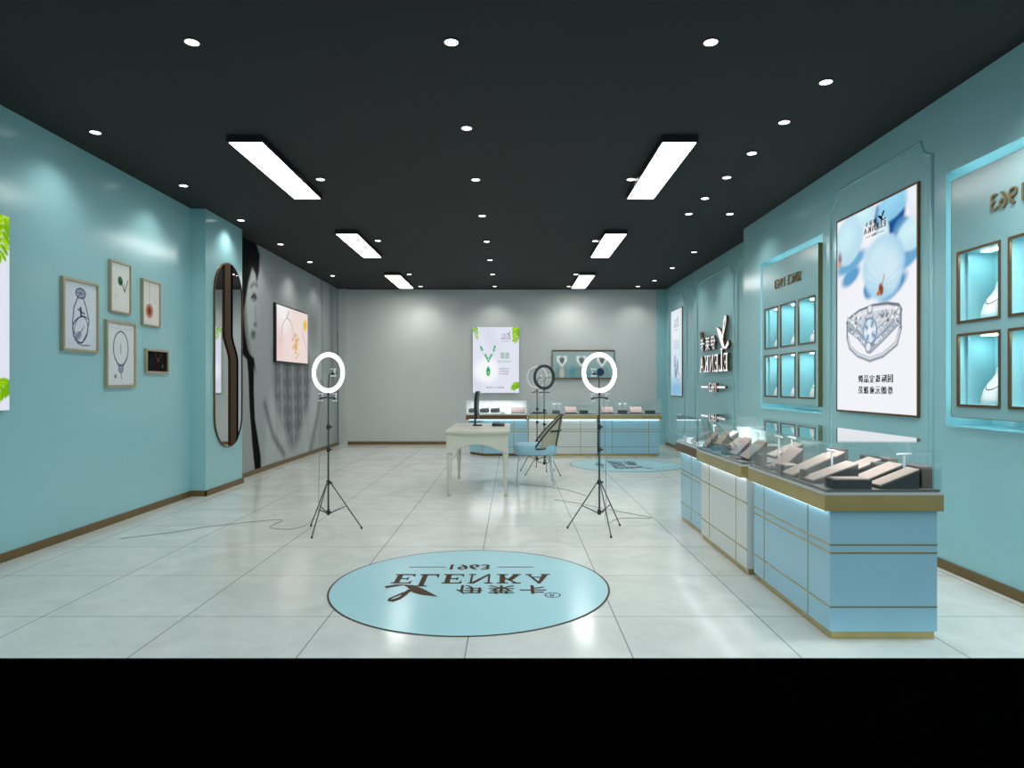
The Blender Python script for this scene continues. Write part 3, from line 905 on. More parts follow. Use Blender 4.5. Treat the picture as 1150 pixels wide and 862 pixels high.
# ------------------------------------------------------------------ right wall
def big_poster(loc, w_, h_, label, A, draw=None):
    t = thing('lightbox_poster', label, 'poster', loc, RR, 'tall lightbox posters on the right wall')
    hw, fw = w_ / 2, .016
    MB().box(-hw, hw, -.018, 0, 0, fw).box(-hw, hw, -.018, 0, h_ - fw, h_).box(-hw, -hw + fw, -.018, 0, fw, h_ - fw).box(hw - fw, hw, -.018, 0, fw, h_ - fw).build('frame', M['bronze'], t)
    art_obj('poster_print', A.mesh('poster_print', M['lightbox']), t, -.014, fw)
    if draw: draw(t, w_, h_)
    return t
def blue_art(w_, h_):
    A = Art(w_, h_, .0068).fill((246, 247, 252))
    X = lambda u: u * w_
    Z = lambda v: v * h_
    A.ell(X(.05), Z(.8), .3, .25, (226, 234, 246), soft=.3, k=.6)
    # shadows, then petals
    for u, v, rx, ry, an, c in ((.2, .69, .16, .07, .3, (96, 164, 208)), (.92, .70, .18, .07, .4, (110, 172, 214)), (.72, .90, .2, .13, .3, (30, 84, 150)), (.56, .93, .06, .1, 0, (22, 60, 120)), (.45, .6, .09, .08, .3, (80, 150, 200)), (.74, .58, .2, .07, .4, (72, 146, 200)), (.86, .8, .14, .16, .8, (78, 140, 192)), (.2, .76, .26, .07, .2, (112, 176, 216))):
        A.ell(X(u), Z(v), rx, ry, c, an, soft=.035)
    for u, v, rx, ry, an, c in ((.17, .88, .26, .21, .4, (190, 226, 242)), (.42, .97, .14, .1, 0, (196, 232, 246)), (.76, .975, .26, .13, .3, (142, 204, 236)), (.97, .80, .24, .13, .2, (196, 230, 244)), (1.0, .95, .12, .22, .2, (226, 232, 240)), (.62, .82, .09, .16, -.2, (214, 236, 246))):
        A.ell(X(u), Z(v), rx, ry, c, an, soft=.03)
        A.ell(X(u - .04), Z(v + .015), rx * .6, ry * .55, tuple(min(255, a + 22) for a in c), an, soft=.12, k=.7)
    A.ell(X(.62), Z(.70), .31, .24, (176, 218, 240), 0, soft=.04); A.ell(X(.62), Z(.62), .24, .15, (176, 218, 240), 0, soft=.05)
    A.ell(X(.58), Z(.71), .22, .18, (208, 236, 248), soft=.16); A.ell(X(.74), Z(.66), .09, .13, (224, 242, 250), soft=.12, k=.7)
    for k in range(16):
        a = 2.4 + k * .27
        A.line([(X(.61) + .06 * math.cos(a), Z(.62) + .06 * math.sin(a)), (X(.61) + .29 * math.cos(a), Z(.69) + .22 * math.sin(a))], .004, (226, 244, 252) if k % 2 else (158, 206, 232), soft=.03, k=.25)
        A.line([(X(.2), Z(.80)), (X(.17) + .24 * math.cos(a), Z(.88) + .19 * math.sin(a))], .004, (222, 240, 250) if k % 2 else (168, 208, 230), soft=.035, k=.2)
    A.ell(X(.60), Z(.585), .035, .05, (150, 66, 30), .2, soft=.02); A.ell(X(.57), Z(.57), .03, .02, (196, 120, 70), .3); A.line([(X(.61), Z(.6)), (X(.64), Z(.65))], .006, (190, 130, 80))
    A.ell(X(.04), Z(.80), .03, .05, (150, 110, 100), soft=.04); A.ell(X(.03), Z(.77), .03, .03, (220, 160, 140), soft=.02)
    A.line([(X(.61), Z(.555)), (X(.60), Z(.5))], .004, (196, 206, 224))
    # jewelled ring: back hoop, two wide pave bands meeting in a V, lower shank
    P = lambda L: [(X(a), Z(b)) for a, b in L]
    A.line(P([(.15, .455), (.2, .475), (.32, .50), (.5, .513), (.68, .508), (.8, .492), (.83, .47)]), .020, (118, 126, 138)); A.line(P([(.16, .458), (.32, .495), (.5, .507), (.68, .50), (.82, .478)]), .009, (232, 236, 240))
    A.poly(P([(.15, .455), (.3, .478), (.46, .49), (.66, .488), (.82, .472), (.82, .44), (.64, .40), (.46, .36), (.28, .405), (.15, .44)]), (206, 212, 220))
    A.line(P([(.155, .375), (.19, .325), (.3, .283), (.46, .255), (.62, .272), (.78, .32), (.825, .39)]), .022, (150, 160, 174)); A.line(P([(.16, .375), (.195, .328), (.3, .287), (.46, .26), (.62, .277), (.775, .322), (.82, .388)]), .008, (228, 232, 238))
    for dz, col in ((0, (176, 186, 200)), (.042, (196, 204, 214))):
        A.poly(P([(.15, .415 + dz), (.30, .365 + dz), (.46, .285 + dz), (.64, .345 + dz), (.83, .415 + dz), (.83, .445 + dz), (.64, .385 + dz), (.46, .33 + dz), (.30, .40 + dz), (.15, .442 + dz)]), col)
        A.line(P([(.15, .415 + dz), (.30, .365 + dz), (.46, .285 + dz), (.64, .345 + dz), (.83, .415 + dz)]), .005, (132, 141, 155))
        A.line(P([(.15, .442 + dz), (.30, .40 + dz), (.46, .33 + dz), (.64, .385 + dz), (.83, .445 + dz)]), .004, (150, 158, 170))
    A.line(P([(.15, .46), (.148, .38)]), .012, (120, 130, 146)); A.line(P([(.83, .475), (.828, .39)]), .012, (126, 136, 150))
    r_ = random.Random(9)
    for k in range(150):
        t_ = r_.uniform(0, 1); u_ = .17 + .64 * t_
        base = (.43 - (u_ - .15) / .31 * .12) if u_ < .46 else (.31 + (u_ - .46) / .37 * .12)
        A.ell(X(u_), Z(base + r_.choice((0, .042)) + r_.uniform(-.006, .01)), .009, .009, r_.choice([(255, 255, 255), (255, 255, 255), (92, 104, 122), (200, 220, 236), (150, 164, 182)]))
    for k in range(60):
        u_ = r_.uniform(.2, .8)
        A.ell(X(u_), Z(.458) + r_.uniform(-.045, .045), r_.uniform(.008, .02), r_.uniform(.008, .018), r_.choice([(252, 253, 255), (222, 228, 236), (150, 164, 180), (98, 112, 130), (232, 226, 218)]))
    A.ell(X(.46), Z(.395), .115, .115, (116, 146, 172)); A.ell(X(.46), Z(.395), .10, .10, (198, 220, 236))
    for k in range(8):
        a = k * PI / 4
        A.poly([(X(.46), Z(.395)), (X(.46) + .095 * math.cos(a), Z(.395) + .095 * math.sin(a)), (X(.46) + .095 * math.cos(a + .39), Z(.395) + .095 * math.sin(a + .39))], (122, 158, 188) if k % 2 else (236, 244, 250))
    A.ell(X(.46), Z(.395), .035, .035, (240, 248, 252))
    A.ell(X(.44), Z(.315), .05, .05, (150, 164, 180)); A.ell(X(.44), Z(.318), .034, .034, (238, 242, 248))
    A.ell(X(.46), Z(.50), .045, .04, (146, 158, 172)); A.ell(X(.46), Z(.503), .03, .028, (238, 240, 246))
    return A
def blue_txt(t, w_, h_):
    f3 = lambda u, v, d: (u * w_ - w_ / 2, -.0155, v * h_)
    mb = MB(); logo(mb, f3, .655, .385, .845, .945); logo(mb, f3, .659, .389, .845, .945); mb.build('logo', M['txt_black'], t)
    for k, s in enumerate(('国际珠宝品牌', '尊朗元雍靓范')):
        mb = MB()
        for j, ch in enumerate(s):
            a = .735 - j * .0725
            for e_ in (-.003, 0, .003): put_text(mb, ch, a + e_, a - .056 + e_, (.150, .096)[k], (.186, .132)[k], f3)
        mb.build('slogan_line', M['txt_black'], t)
big_poster((XR, 5.614, 1.048), 1.257, 1.762, 'glowing poster of blue petals and a diamond ring above the right counter', blue_art(1.225, 1.73), blue_txt)
def pale_art(w_, h_):
    A = Art(w_, h_, .011).fill((214, 232, 242))
    A.ell(w_ * .5, h_ * .8, .5, .4, (236, 244, 250), soft=.4)
    A.ell(w_ * .5, h_ * .06, .7, .24, (142, 190, 222), soft=.3)
    for u, v, rx, ry, c in ((.36, .38, .05, .12, (150, 160, 184)), (.5, .33, .07, .16, (196, 206, 222)), (.62, .34, .05, .13, (132, 144, 172)), (.46, .26, .06, .1, (108, 122, 152)), (.66, .22, .06, .07, (224, 232, 240)), (.4, .45, .03, .04, (120, 110, 140))):
        A.ell(w_ * u, h_ * v, rx, ry, c, soft=.04)
    for k in range(4): A.line([(w_ * (.3 + .13 * k), h_ * .64), (w_ * (.33 + .13 * k), h_ * .55)], .012, (132, 150, 172), soft=.03)
    A.line(circ(w_ * .68, h_ * .22, .09, .07), .012, (150, 166, 190)); A.line(circ(w_ * .42, h_ * .3, .08, .1), .012, (140, 156, 184))
    return A
def pale_txt(t, w_, h_):
    f3 = lambda u, v, d: (u * w_ - w_ / 2, -.0155, v * h_)
    mb = MB(); logo(mb, f3, .7, .3, .75, .92); mb.build('logo', M['txt_grey'], t)
big_poster((XR2, 13.395, 1.05), .93, 1.75, 'narrow pale blue lightbox poster at the far end of the right wall', pale_art(.898, 1.718), pale_txt)

# raised sign on the rear right wall (mirrored lettering, white faces with bronze returns)
sg = thing('wall_sign', 'raised white logo sign with three characters, ELENKA and 1963 on the teal wall', 'sign', (XR2, 10.76, 1.15), RR)
f3 = lambda u, v, d: (u, d, v)
D = (-.075, -.03)
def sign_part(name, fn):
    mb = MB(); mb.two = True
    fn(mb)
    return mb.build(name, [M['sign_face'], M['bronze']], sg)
sign_part('emblem', lambda mb: put_polys(mb, STAR, lambda a: (.80 - a[0] * .62, .68 + a[1] * .52), D, f3))
for k, ch in enumerate(LOGO_TXT):
    sign_part('character', lambda mb: put_text(mb, ch, .12 - k * .29, .12 - k * .29 - .24, .70, .93, f3, D))
for ch, a, b in serif_word('ELENKA', .74, -.74):
    sign_part('letter', lambda mb: put_serif(mb, ch, a, b, .345, .70 if ch == 'L' else .62, f3, D))
sign_part('year_lettering', lambda mb: put_text(mb, '1963', .17, -.2, .02, .17, f3, D))
for a in (.22, -.66):
    sign_part('dash', lambda mb: put_polys(mb, [R(a, .085, a + .4, .115)], lambda p: p, D, f3))
mb = MB(); mb.lathe([(.06, 0), (.06, .04)], n=20)
o = mb.build('registered_mark', M['bronze'], sg); o.rotation_euler = (PI / 2, 0, 0); o.location = (-.68, -.03, .98)

# display boards with lit cells, standing in the lit niches
def bust_proto():
    t = thing('necklace_bust', 'white necklace bust', 'bust', (0, 0, 0), RR)
    rings = []
    for z, wx, dy, off in ((0, .075, .035, -.065), (.05, .092, .04, -.052), (.11, .10, .042, -.028), (.16, .092, .04, -.004), (.20, .062, .036, .016), (.235, .045, .034, .03), (.28, .044, .036, .042), (.292, .038, .03, .045)):
        rings.append([(wx * math.cos(2 * PI * j / 20), off + dy * math.sin(2 * PI * j / 20), z) for j in range(20)])
    MB().loft(rings).build('bust_form', M['white_body'], t)
    pts = []
    for j in range(13):
        a = PI + PI * j / 12
        pts.append((.075 * math.cos(a), -.004 - .064 * math.sin(PI * j / 12), .178 - .065 * math.sin(PI * j / 12)))
    MB().tube(pts, .0045, 6).build('necklace', M['silver'], t)
    return t
proto = None
def display_board(yc, label, far, text='SINCE 1963'):
    global proto
    w_, h_, z0, xf = 1.45, 1.60, 1.08, 3.00
    cols = [-.4925, -.0275, .4375]                 # left edges (as faced) ... centre spacing .465, width .40
    cols = [-.465, 0.0, .465]
    cz = [(.07, .555), (.625, 1.105)]
    t = thing('display_board', label, 'display', (xf, yc, z0), RR, 'recessed display boards with six lit cells')
    hw, cw = w_ / 2, .20
    d = .34
    mb = MB()
    zz = [0, cz[0][0], cz[0][1], cz[1][0], cz[1][1], h_]
    for a, b in ((zz[0], zz[1]), (zz[2], zz[3]), (zz[4], zz[5])): mb.box(-hw, hw, 0, .04, a, b)
    xs = [-hw] + sum(([c - cw, c + cw] for c in cols), []) + [hw]
    for a, b in cz:
        for i in range(0, 8, 2): mb.box(xs[i], xs[i + 1], 0, .04, a, b)
    mb.build('board_face', M['teal_panel'], t)
    e = .004
    MB().box(-hw - e, -hw, -.001, .041, -e, h_ + e).box(hw, hw + e, -.001, .041, -e, h_ + e).box(-hw, hw, -.001, .041, h_, h_ + e).box(-hw, hw, -.001, .041, -e, 0).build('board_edging', M['olive_gold'], t)
    MB().box(-hw + .06, hw - .06, .045, .30, .02, .06).box(-hw + .06, -hw + .1, .045, .30, .06, h_ - .06).box(hw - .1, hw - .06, .045, .30, .06, h_ - .06).build('carcass', M['teal'], t)
    for r, (a, b) in enumerate(cz):
        for k, c in enumerate(cols):
            f = .016
            fr = MB()
            fr.box(c - cw, c + cw, -.006, .008, a, a + f).box(c - cw, c + cw, -.006, .008, b - f, b).box(c - cw, c - cw + f, -.006, .008, a + f, b - f).box(c + cw - f, c + cw, -.006, .008, a + f, b - f)
            fo = fr.build('cell_frame', M['bronze'], t)
            x0, x1, za, zb, yb = c - cw + f, c + cw - f, a + f, b - f, .22
            lin_ = MB()
            lin_.box(x0, x1, yb, yb + .01, za, zb).box(x0 - .01, x0, 0.009, yb + .01, za, zb).box(x1, x1 + .01, 0.009, yb + .01, za, zb).box(x0 - .01, x1 + .01, .009, yb + .01, za - .01, za).box(x0 - .01, x1 + .01, .009, yb + .01, zb, zb + .01)
            lin_.build('cell_lining', M['cell'], fo)
            MB().box(c - .07, c + .07, .07, .13, zb - .006, zb - .001).build('cell_light', M['cell_light'], fo)
            lab = 'white necklace bust, %s row, %s cell from left in the %s display board' % (('lower', 'upper')[r], ordn(k), far)
            wy = yc - c
            if wy * 0 + 1 and (far == 'rear' or wy > 3.3):
                if proto is None:
                    proto = bust_proto(); bt = proto
                else:
                    bt = copy_tree(proto)
                bt.location = (xf + .125, wy, z0 + za)
                bt.rotation_euler = (0, 0, RR); bt.scale = (.84, .84, .84)
                tag(bt, lab, 'bust', 'white necklace busts in the lit cells')
    for s_, a, b in (('SINCE', .345, -.01), ('1963', -.07, -.345)):
        mb = MB()
        put_text(mb, s_, a, b, 1.295, 1.40, lambda u, v, dd: (u, dd, v), (-.010, -.0005))
        mb.build('lettering', M['letter_gold'], t)
    # LED tape round the back of the board
    tp = MB()
    tp.box(-hw + .02, hw - .02, .05, .06, h_ - .03, h_ - .005).box(-hw + .02, hw - .02, .05, .06, .005, .03).box(-hw + .005, -hw + .03, .05, .06, .03, h_ - .03)
    tp.build('led_tape', M['cove'], t)
display_board(7.285, 'teal SINCE 1963 display board with six lit cells, farther one on the right wall', 'rear')
display_board(3.845, 'teal 1963 display board with lit cells cut off by the right photo edge', 'near')

# ------------------------------------------------------------------ back wall picture
bp = thing('framed_picture', 'wide gold edged picture of necklace busts on the back wall behind the ring light', 'picture', (1.53, YB, 1.41), 0)
pw, ph = 1.34, .62
MB().box(-pw / 2, pw / 2, -.05, 0, 0, .025).box(-pw / 2, pw / 2, -.05, 0, ph - .035, ph).box(-pw / 2, -pw / 2 + .012, -.04, 0, .025, ph - .035).box(pw / 2 - .012, pw / 2, -.04, 0, .025, ph - .035).build('frame', M['bronze'], bp)
A = Art(pw - .024, ph - .06, .007).fill((138, 166, 164))
A.ell(.5, .02, .9, .16, (92, 142, 148), soft=.3); A.ell(.45, .13, .1, .1, (64, 128, 140), soft=.1, k=.7)
for cx in (.2, .62, 1.06):
    A.poly([(cx - .19, .02), (cx - .1, .22), (cx + .1, .22), (cx + .19, .02)], (112, 140, 140), soft=.05, k=.8)
    A.poly([(cx - .1, .46), (cx + .1, .46), (cx + .1, .36), (cx, .24), (cx - .1, .36)], (232, 240, 238), soft=.05)
    A.ell(cx, .38, .05, .07, (96, 112, 110), soft=.04); A.line([(cx - .06, .42), (cx, .3), (cx + .06, .42)], .008, (70, 84, 84))
A.ell(.2, .1, .04, .12, (190, 186, 170), soft=.06)
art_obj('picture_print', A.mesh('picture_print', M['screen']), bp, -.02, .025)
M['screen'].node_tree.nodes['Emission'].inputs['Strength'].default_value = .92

# ------------------------------------------------------------------ floor emblems
def emblem(loc, rotz_fn, label, r=.895, bold=.003):
    t = thing('floor_emblem', label, 'floor emblem', loc, 0, 'round blue logo emblems set in the floor')
    MB().lathe([(r - .012, .0002), (r - .012, .0030)], n=96).build('emblem_disc', M['blue_emblem'], t)
    n = 96
    mb = MB()
    v = []
    for i in range(n):
        a = 2 * PI * i / n
        for rr_ in (r - .012, r): v.append((rr_ * math.cos(a), rr_ * math.sin(a), .0032))
    mb._faces(v, [(2 * i, 2 * i + 1, (2 * i + 3) % (2 * n), (2 * i + 2) % (2 * n)) for i in range(n)])
    mb.build('emblem_rim', M['ink'], t)
    F = rotz_fn
    f3 = lambda u, v, d: F(u, v) + (.0042 + d,)
    fb = lambda u, v, d: F(u, v) + (.0052 + d,)
    mb = MB(); [put_polys(mb, STAR, lambda a: (-.55 + a[0] * .37 + e_, 0.0 + a[1] * .35 + e_), None, g_) for e_, g_ in ((0, f3),)]; mb.build('star_logo', M['ink'], t)
    mb = MB()
    for k, ch in enumerate(LOGO_TXT): [put_text(mb, ch, -.08 + k * .20 + e_, -.08 + k * .20 + .165 + e_, .02 + e_, .195 + e_, g_) for e_, g_ in ((-bold, f3), (bold, fb))]
    mb.build('characters', M['ink'], t)
    mb = MB()
    for ch, a, b in serif_word('ELENKA', -.52, .53): [put_serif(mb, ch, a + e_, b + e_, -.23, .045 if ch == 'L' else -.02, g_) for e_, g_ in ((0, f3), (max(0, bold - .003) * 2, fb))]
    mb.build('word_lettering', M['ink'], t)
    mb = MB(); [put_text(mb, '1963', -.165 + e_, .11 + e_, -.475, -.345, g_) for e_, g_ in ((-bold, f3), (bold, fb))]
    put_polys(mb, [R(-.46, -.415, -.2, -.403), R(.17, -.415, .425, -.403)], lambda p: p, None, f3)
    mb.build('year_lettering', M['ink'], t)
    mb = MB(); put_text(mb, 'R', .505, .535, .195, .245, f3)
    for i in range(20):
        a, b = 2 * PI * i / 20, 2 * PI * (i + 1) / 20
        mb._faces([f3(.52 + q_ * math.cos(c_), .22 + q_ * math.sin(c_), 0) for q_, c_ in ((.042, a), (.05, a), (.05, b), (.042, b))], [(0, 1, 2, 3)])
    mb.build('registered_mark', M['ink'], t)
emblem((-.27, 4.334, 0), lambda u, v: (u, -v), 'large round blue floor emblem with ELENKA lettering in the foreground')
emblem((1.82, 10.77, 0), lambda u, v: (v, u), 'round blue floor emblem in front of the back counters', .89, .008)

# ------------------------------------------------------------------ display counters
# local frame: x = along the counter, y = depth (front at y 0, back at +d), z up; customers stand at -y
def counter(name_label, loc, rotz, L, depth, white, double, verts, ends=(True, True), band='gold', chamfer=None, seams=(), backglow=False, zg=1.01, led=2.2):
    t = thing('display_counter', name_label, 'display counter', loc, rotz, 'glass topped jewellery display counters')
    body = M['white_lacquer'] if white else M['blue']
    ov = .03
    if chamfer:
        cx, cy = chamfer
        pl = [(cx, 0), (L, 0), (L, depth), (0, depth), (0, cy)]
        MB().prism(pl, 'z', .045, .655).build('body', body, t)
        MB().prism([(cx + .01, .02), (L - .02, .02), (L - .02, depth - .02), (.02, depth - .02), (.02, cy + .01)], 'z', 0, .045).build('plinth', M['skirting'], t)
    else:
        MB().box(0, L, 0, depth, .04, .655).build('body', body, t)
        MB().box(.01, L - .01, .012, depth - .01, 0, .04).build('plinth', M['gold'], t)
    # thin gold inlays
    iz = [.481, .44, .165] if double else [.488, .17]
    mb = MB()
    s = .004
    x_a = chamfer[0] if chamfer else 0
    for z in iz: mb.box(x_a, L, -.002, .004, z - s, z + s)
    for x in verts: mb.box(x - s, x + s, -.0022, .004, .045, .65)
    if ends[0] and not chamfer:
        for z in iz: mb.box(-.002, .004, 0, depth, z - s, z + s)
    if ends[1]:
        for z in iz: mb.box(L - .004, L + .002, 0, depth, z - s, z + s)
    mb.build('gold_inlay', M['gold'], t)
    x0, x1 = -(ov if ends[0] else 0), L + (ov if ends[1] else 0)
    y0, y1 = -ov - .01, depth + .015
    MB().box(x0, x1, y0, y1, .658, .738).build('gold_band', M[band], t)
    led_ = MB().box(.02, L - .02, -.022, -.008, .65, .6575)
    led_.build('led_strip', M['under_led'], t)
    mb = MB().box(x0, x1, y0, y1, .7385, .752)
    mb.build('deck_trim', M['steel_trim'], t)
    g = .012
    MB().box(x0 + g, x1 - g, y0 + g, y1 - g, .7525, .765).build('deck', M['deck'] if not backglow else M['white_pad'], t)
    gt = .006
    a, b, c_, d_ = x0 + .004, x1 - .004, y0 + .004, y1 - .004
    zb = .7525
    MB().box(a, b, c_, c_ + gt, zb, zg - gt).build('front_glass', M['glass'], t)
    MB().box(a, b, c_, d_, zg - gt, zg).build('top_glass', M['glass'], t)
    MB().box(a, a + gt, c_ + gt, d_ - gt, zb, zg - gt).build('end_glass', M['glass'], t)
    MB().box(b - gt, b, c_ + gt, d_ - gt, zb, zg - gt).build('end_glass', M['glass'], t)
    MB().box(a, b, d_ - gt, d_, zb, zg - gt).build('back_door', M['white_edge'] if backglow else M['glass'], t)
    ld = bpy.data.lights.new('case_fill', 'AREA')  # unseen area fill added under the top glass to brighten the displays
    ld.shape = 'RECTANGLE'
    ld.size = L - .1; ld.size_y = .3
    ld.energy = led * L
    lo = bpy.data.objects.new('case_fill', ld)
    C.objects.link(lo); lo.parent = t
    lo.location = (L / 2, depth / 2, zg - .02)
    return t

# right-hand run: x(local) runs toward the camera-left... counters face -X, so local x -> -Y
def rc(label, xf, ya, yb, depth, **k):
    return counter(label, (xf, yb, 0), RR, yb - ya, depth, **k)
rc('blue jewellery counter at the right, nearest the camera, with gold lines', 1.62, 3.41, 4.48, .545, white=False, double=True, verts=(4.48 - 4.30, 4.48 - 3.665), ends=(False, True))
rc('white jewellery counter in the middle of the right hand run', 1.60, 4.56, 5.66, .56, white=True, double=False, verts=(5.66 - 5.43, 5.66 - 4.78), ends=(False, False))
rc('blue jewellery counter at the far end of the right hand run', 1.63, 5.74, 6.46, .54, white=False, double=True, verts=(6.46 - 6.09,), ends=(True, False), band='bronze', backglow=True, led=6.0)  # gold band in darker bronze: its shadow is put into the colour
# back run facing the camera
YF = 12.10
counter('blue jewellery counter with slanted corner at the left of the back wall', (-.80, YF, 0), 0, 1.07, .5, white=False, double=True, verts=(.28, .83), ends=(True, False), band='bronze', chamfer=(.28, .38), backglow=True, led=3.0)
counter('white jewellery counter in the middle of the back wall', (.30, YF, 0), 0, 1.24, .5, white=True, double=True, verts=(.28, .94), ends=(False, False))
counter('blue jewellery counter at the right of the back wall', (1.57, YF, 0), 0, 1.10, .5, white=False, double=True, verts=(.24, .9), ends=(False, True))

# ------------------------------------------------------------------ jewellery displays inside the cases
ZD = .7655
def wedge(x, y, w_, l_, h_, rz, label, top='taupe', side='charcoal', group='sloped jewellery stands in the counters'):
    """sloping stand: low edge at -x, high edge at +x (local)"""
    t = thing('sloped_stand', label, 'jewellery stand', (x, y, ZD), rz, group)
    lo = .012
    MB().prism([(-l_ / 2, 0), (l_ / 2, 0), (l_ / 2, h_), (-l_ / 2, lo)], 'y', -w_ / 2, w_ / 2).build('stand_body', M[side], t)
    e = .003
    MB().prism([(-l_ / 2 - e, lo), (l_ / 2, h_ + .001), (l_ / 2, h_ + .009), (-l_ / 2 - e, lo + .008)], 'y', -w_ / 2 - e, w_ / 2 + e).build('velvet_pad', M[top], t)
    return t
def tray(x, y, wx, wy, h_, label, mat='charcoal', pad='taupe', group='low jewellery boxes in the counters', rz=0):
    t = thing('jewellery_tray', label, 'jewellery tray', (x, y, ZD), rz, group)
    MB().box(-wx / 2, wx / 2, -wy / 2, wy / 2, 0, h_).build('tray_box', M[mat], t)
    MB().rbox(-wx / 2 + .012, wx / 2 - .012, -wy / 2 + .012, wy / 2 - .012, h_ - .004, h_ + .006, .004, 2).build('pad', M[pad], t)
    return t
def tbar(x, y, h_, label, wid=.10, rz=0, mat='acrylic', base='acrylic', group='bracelet T-bar stands in the counters'):
    t = thing('bracelet_stand', label, 'bracelet stand', (x, y, ZD), rz, group)
    MB().rbox(-.035, .035, -.03, .03, 0, .012, .004, 2).build('stand_base', M[base], t)
    MB().box(-.004, .004, -.004, .004, .012, h_ - .004).build('post', M[mat], t)
    MB().tube([(0, -wid / 2, h_), (0, wid / 2, h_)], .0065, 10).build('bar', M[mat], t)
    return t
def upright(x, y, wx, wy, h_, label, mat='charcoal', group='upright jewellery boxes in the counters', rz=0, face='black_box'):
    t = thing('jewellery_box', label, 'jewellery box', (x, y, ZD), rz, group)
    MB().rbox(-wx / 2, wx / 2, -wy / 2, wy / 2, 0, h_, .004, 2).build('box_shell', M[mat], t)
    MB().box(-wx / 2 - .002, -wx / 2, -wy / 2 + .008, wy / 2 - .008, .008, h_ - .008).build('box_face', M[face], t)
    return t

NC = 'in the nearest right counter'
wedge(1.975, 3.46, .10, .20, .092, 0, 'taupe sloped stand with dark side at the near right corner ' + NC)
wedge(1.97, 3.62, .13, .21, .10, 0, 'taupe sloped stand, second back from the near end ' + NC)
tray(1.735, 3.46, .19, .11, .046, 'long low charcoal tray at the near left corner ' + NC)
wedge(1.74, 3.66, .13, .24, .10, .0, 'taupe sloped stand behind the low charcoal tray ' + NC)
wedge(1.72, 3.88, .14, .24, .12, 0, 'taupe sloped stand in mid row ' + NC)
wedge(1.98, 3.86, .14, .22, .10, 0, 'taupe sloped stand by the staff side ' + NC)
upright(2.128, 3.50, .055, .14, .112, 'tall taupe jewellery box against the right end ' + NC, 'dark_taupe')
upright(1.63, 3.735, .028, .055, .06, 'thin black box standing by the front glass ' + NC, 'black_box')
upright(2.06, 3.72, .11, .06, .10, 'dark ribbed box behind the sloped stands ' + NC)
tbar(1.80, 3.768, .16, 'white bracelet stand between the sloped stands ' + NC)
tbar(2.12, 3.618, .155, 'white bracelet stand at the right ' + NC, .08, rz=PI / 2)
tray(1.66, 4.02, .11, .13, .05, 'grey tray by the front glass ' + NC)
wedge(1.715, 4.185, .17, .13, .13, 0, 'rose taupe sloped stand behind the grey tray ' + NC, 'pink_taupe')
tray(1.616, 4.22, .045, .15, .012, 'flat dark tray lying behind the front glass ' + NC, 'black_box', 'charcoal')
upright(1.63, 4.39, .045, .09, .075, 'square black box at the far end ' + NC, 'charcoal')
tbar(1.80, 4.31, .19, 'taller white bracelet stand near the far end ' + NC)
tbar(1.745, 4.38, .19, 'slim white bracelet stand at the far end ' + NC)
wedge(1.94, 4.18, .15, .2, .11, 0, 'dark backed sloped stand at the staff side far end ' + NC)

MC = 'in the white middle right counter'
wedge(1.70, 4.72, .17, .13, .13, 0, 'taupe sloped stand, nearest one ' + MC)
tray(1.602, 4.80, .04, .15, .012, 'flat dark tray ' + MC, 'black_box', 'charcoal')
wedge(1.70, 4.98, .15, .11, .13, 0, 'rose taupe sloped stand, second from the near end ' + MC, 'pink_taupe')
upright(1.63, 5.10, .05, .10, .075, 'square charcoal box ' + MC)
wedge(1.72, 5.20, .15, .13, .11, 0, 'taupe sloped stand, third from the near end ' + MC)
upright(1.63, 5.38, .05, .08, .06, 'small black box ' + MC, 'black_box')
wedge(1.69, 5.42, .13, .10, .14, 0, 'taupe sloped stand, fourth from the near end ' + MC)
wedge(1.66, 5.60, .09, .10, .13, 0, 'rose taupe sloped stand at the far end ' + MC, 'pink_taupe')
tbar(1.86, 5.06, .17, 'white bracelet stand ' + MC)
wedge(1.98, 4.86, .15, .2, .1, 0, 'taupe sloped stand on the staff side ' + MC)
tray(1.98, 5.3, .16, .2, .05, 'wide charcoal tray on the staff side ' + MC)

upright(2.125, 3.78, .05, .10, .12, 'tall taupe box behind the ribbed box on the staff side ' + NC, 'dark_taupe')
upright(2.13, 3.99, .05, .13, .11, 'tall charcoal box on the staff side, mid length ' + NC)
tray(1.86, 4.02, .14, .10, .04, 'charcoal tray between the sloped stands ' + NC)
upright(2.12, 4.34, .06, .12, .12, 'tall taupe box at the far end of the staff side ' + NC, 'dark_taupe')
FC = 'in the far right counter'
wedge(1.72, 6.10, .12, .14, .10, 0, 'charcoal sloped stand ' + FC, 'charcoal', 'charcoal')
tray(1.68, 5.94, .13, .13, .03, 'white tray, nearest one ' + FC, 'white_pad', 'black_box')
tray(1.68, 6.28, .12, .12, .04, 'white tray, farthest one ' + FC, 'white_pad', 'black_box')
wedge(1.90, 5.92, .14, .16, .11, 0, 'taupe sloped stand on the staff side ' + FC)
tbar(1.88, 6.24, .15, 'white bracelet stand ' + FC)
tray(1.93, 6.10, .12, .1, .05, 'small charcoal tray on the staff side ' + FC)

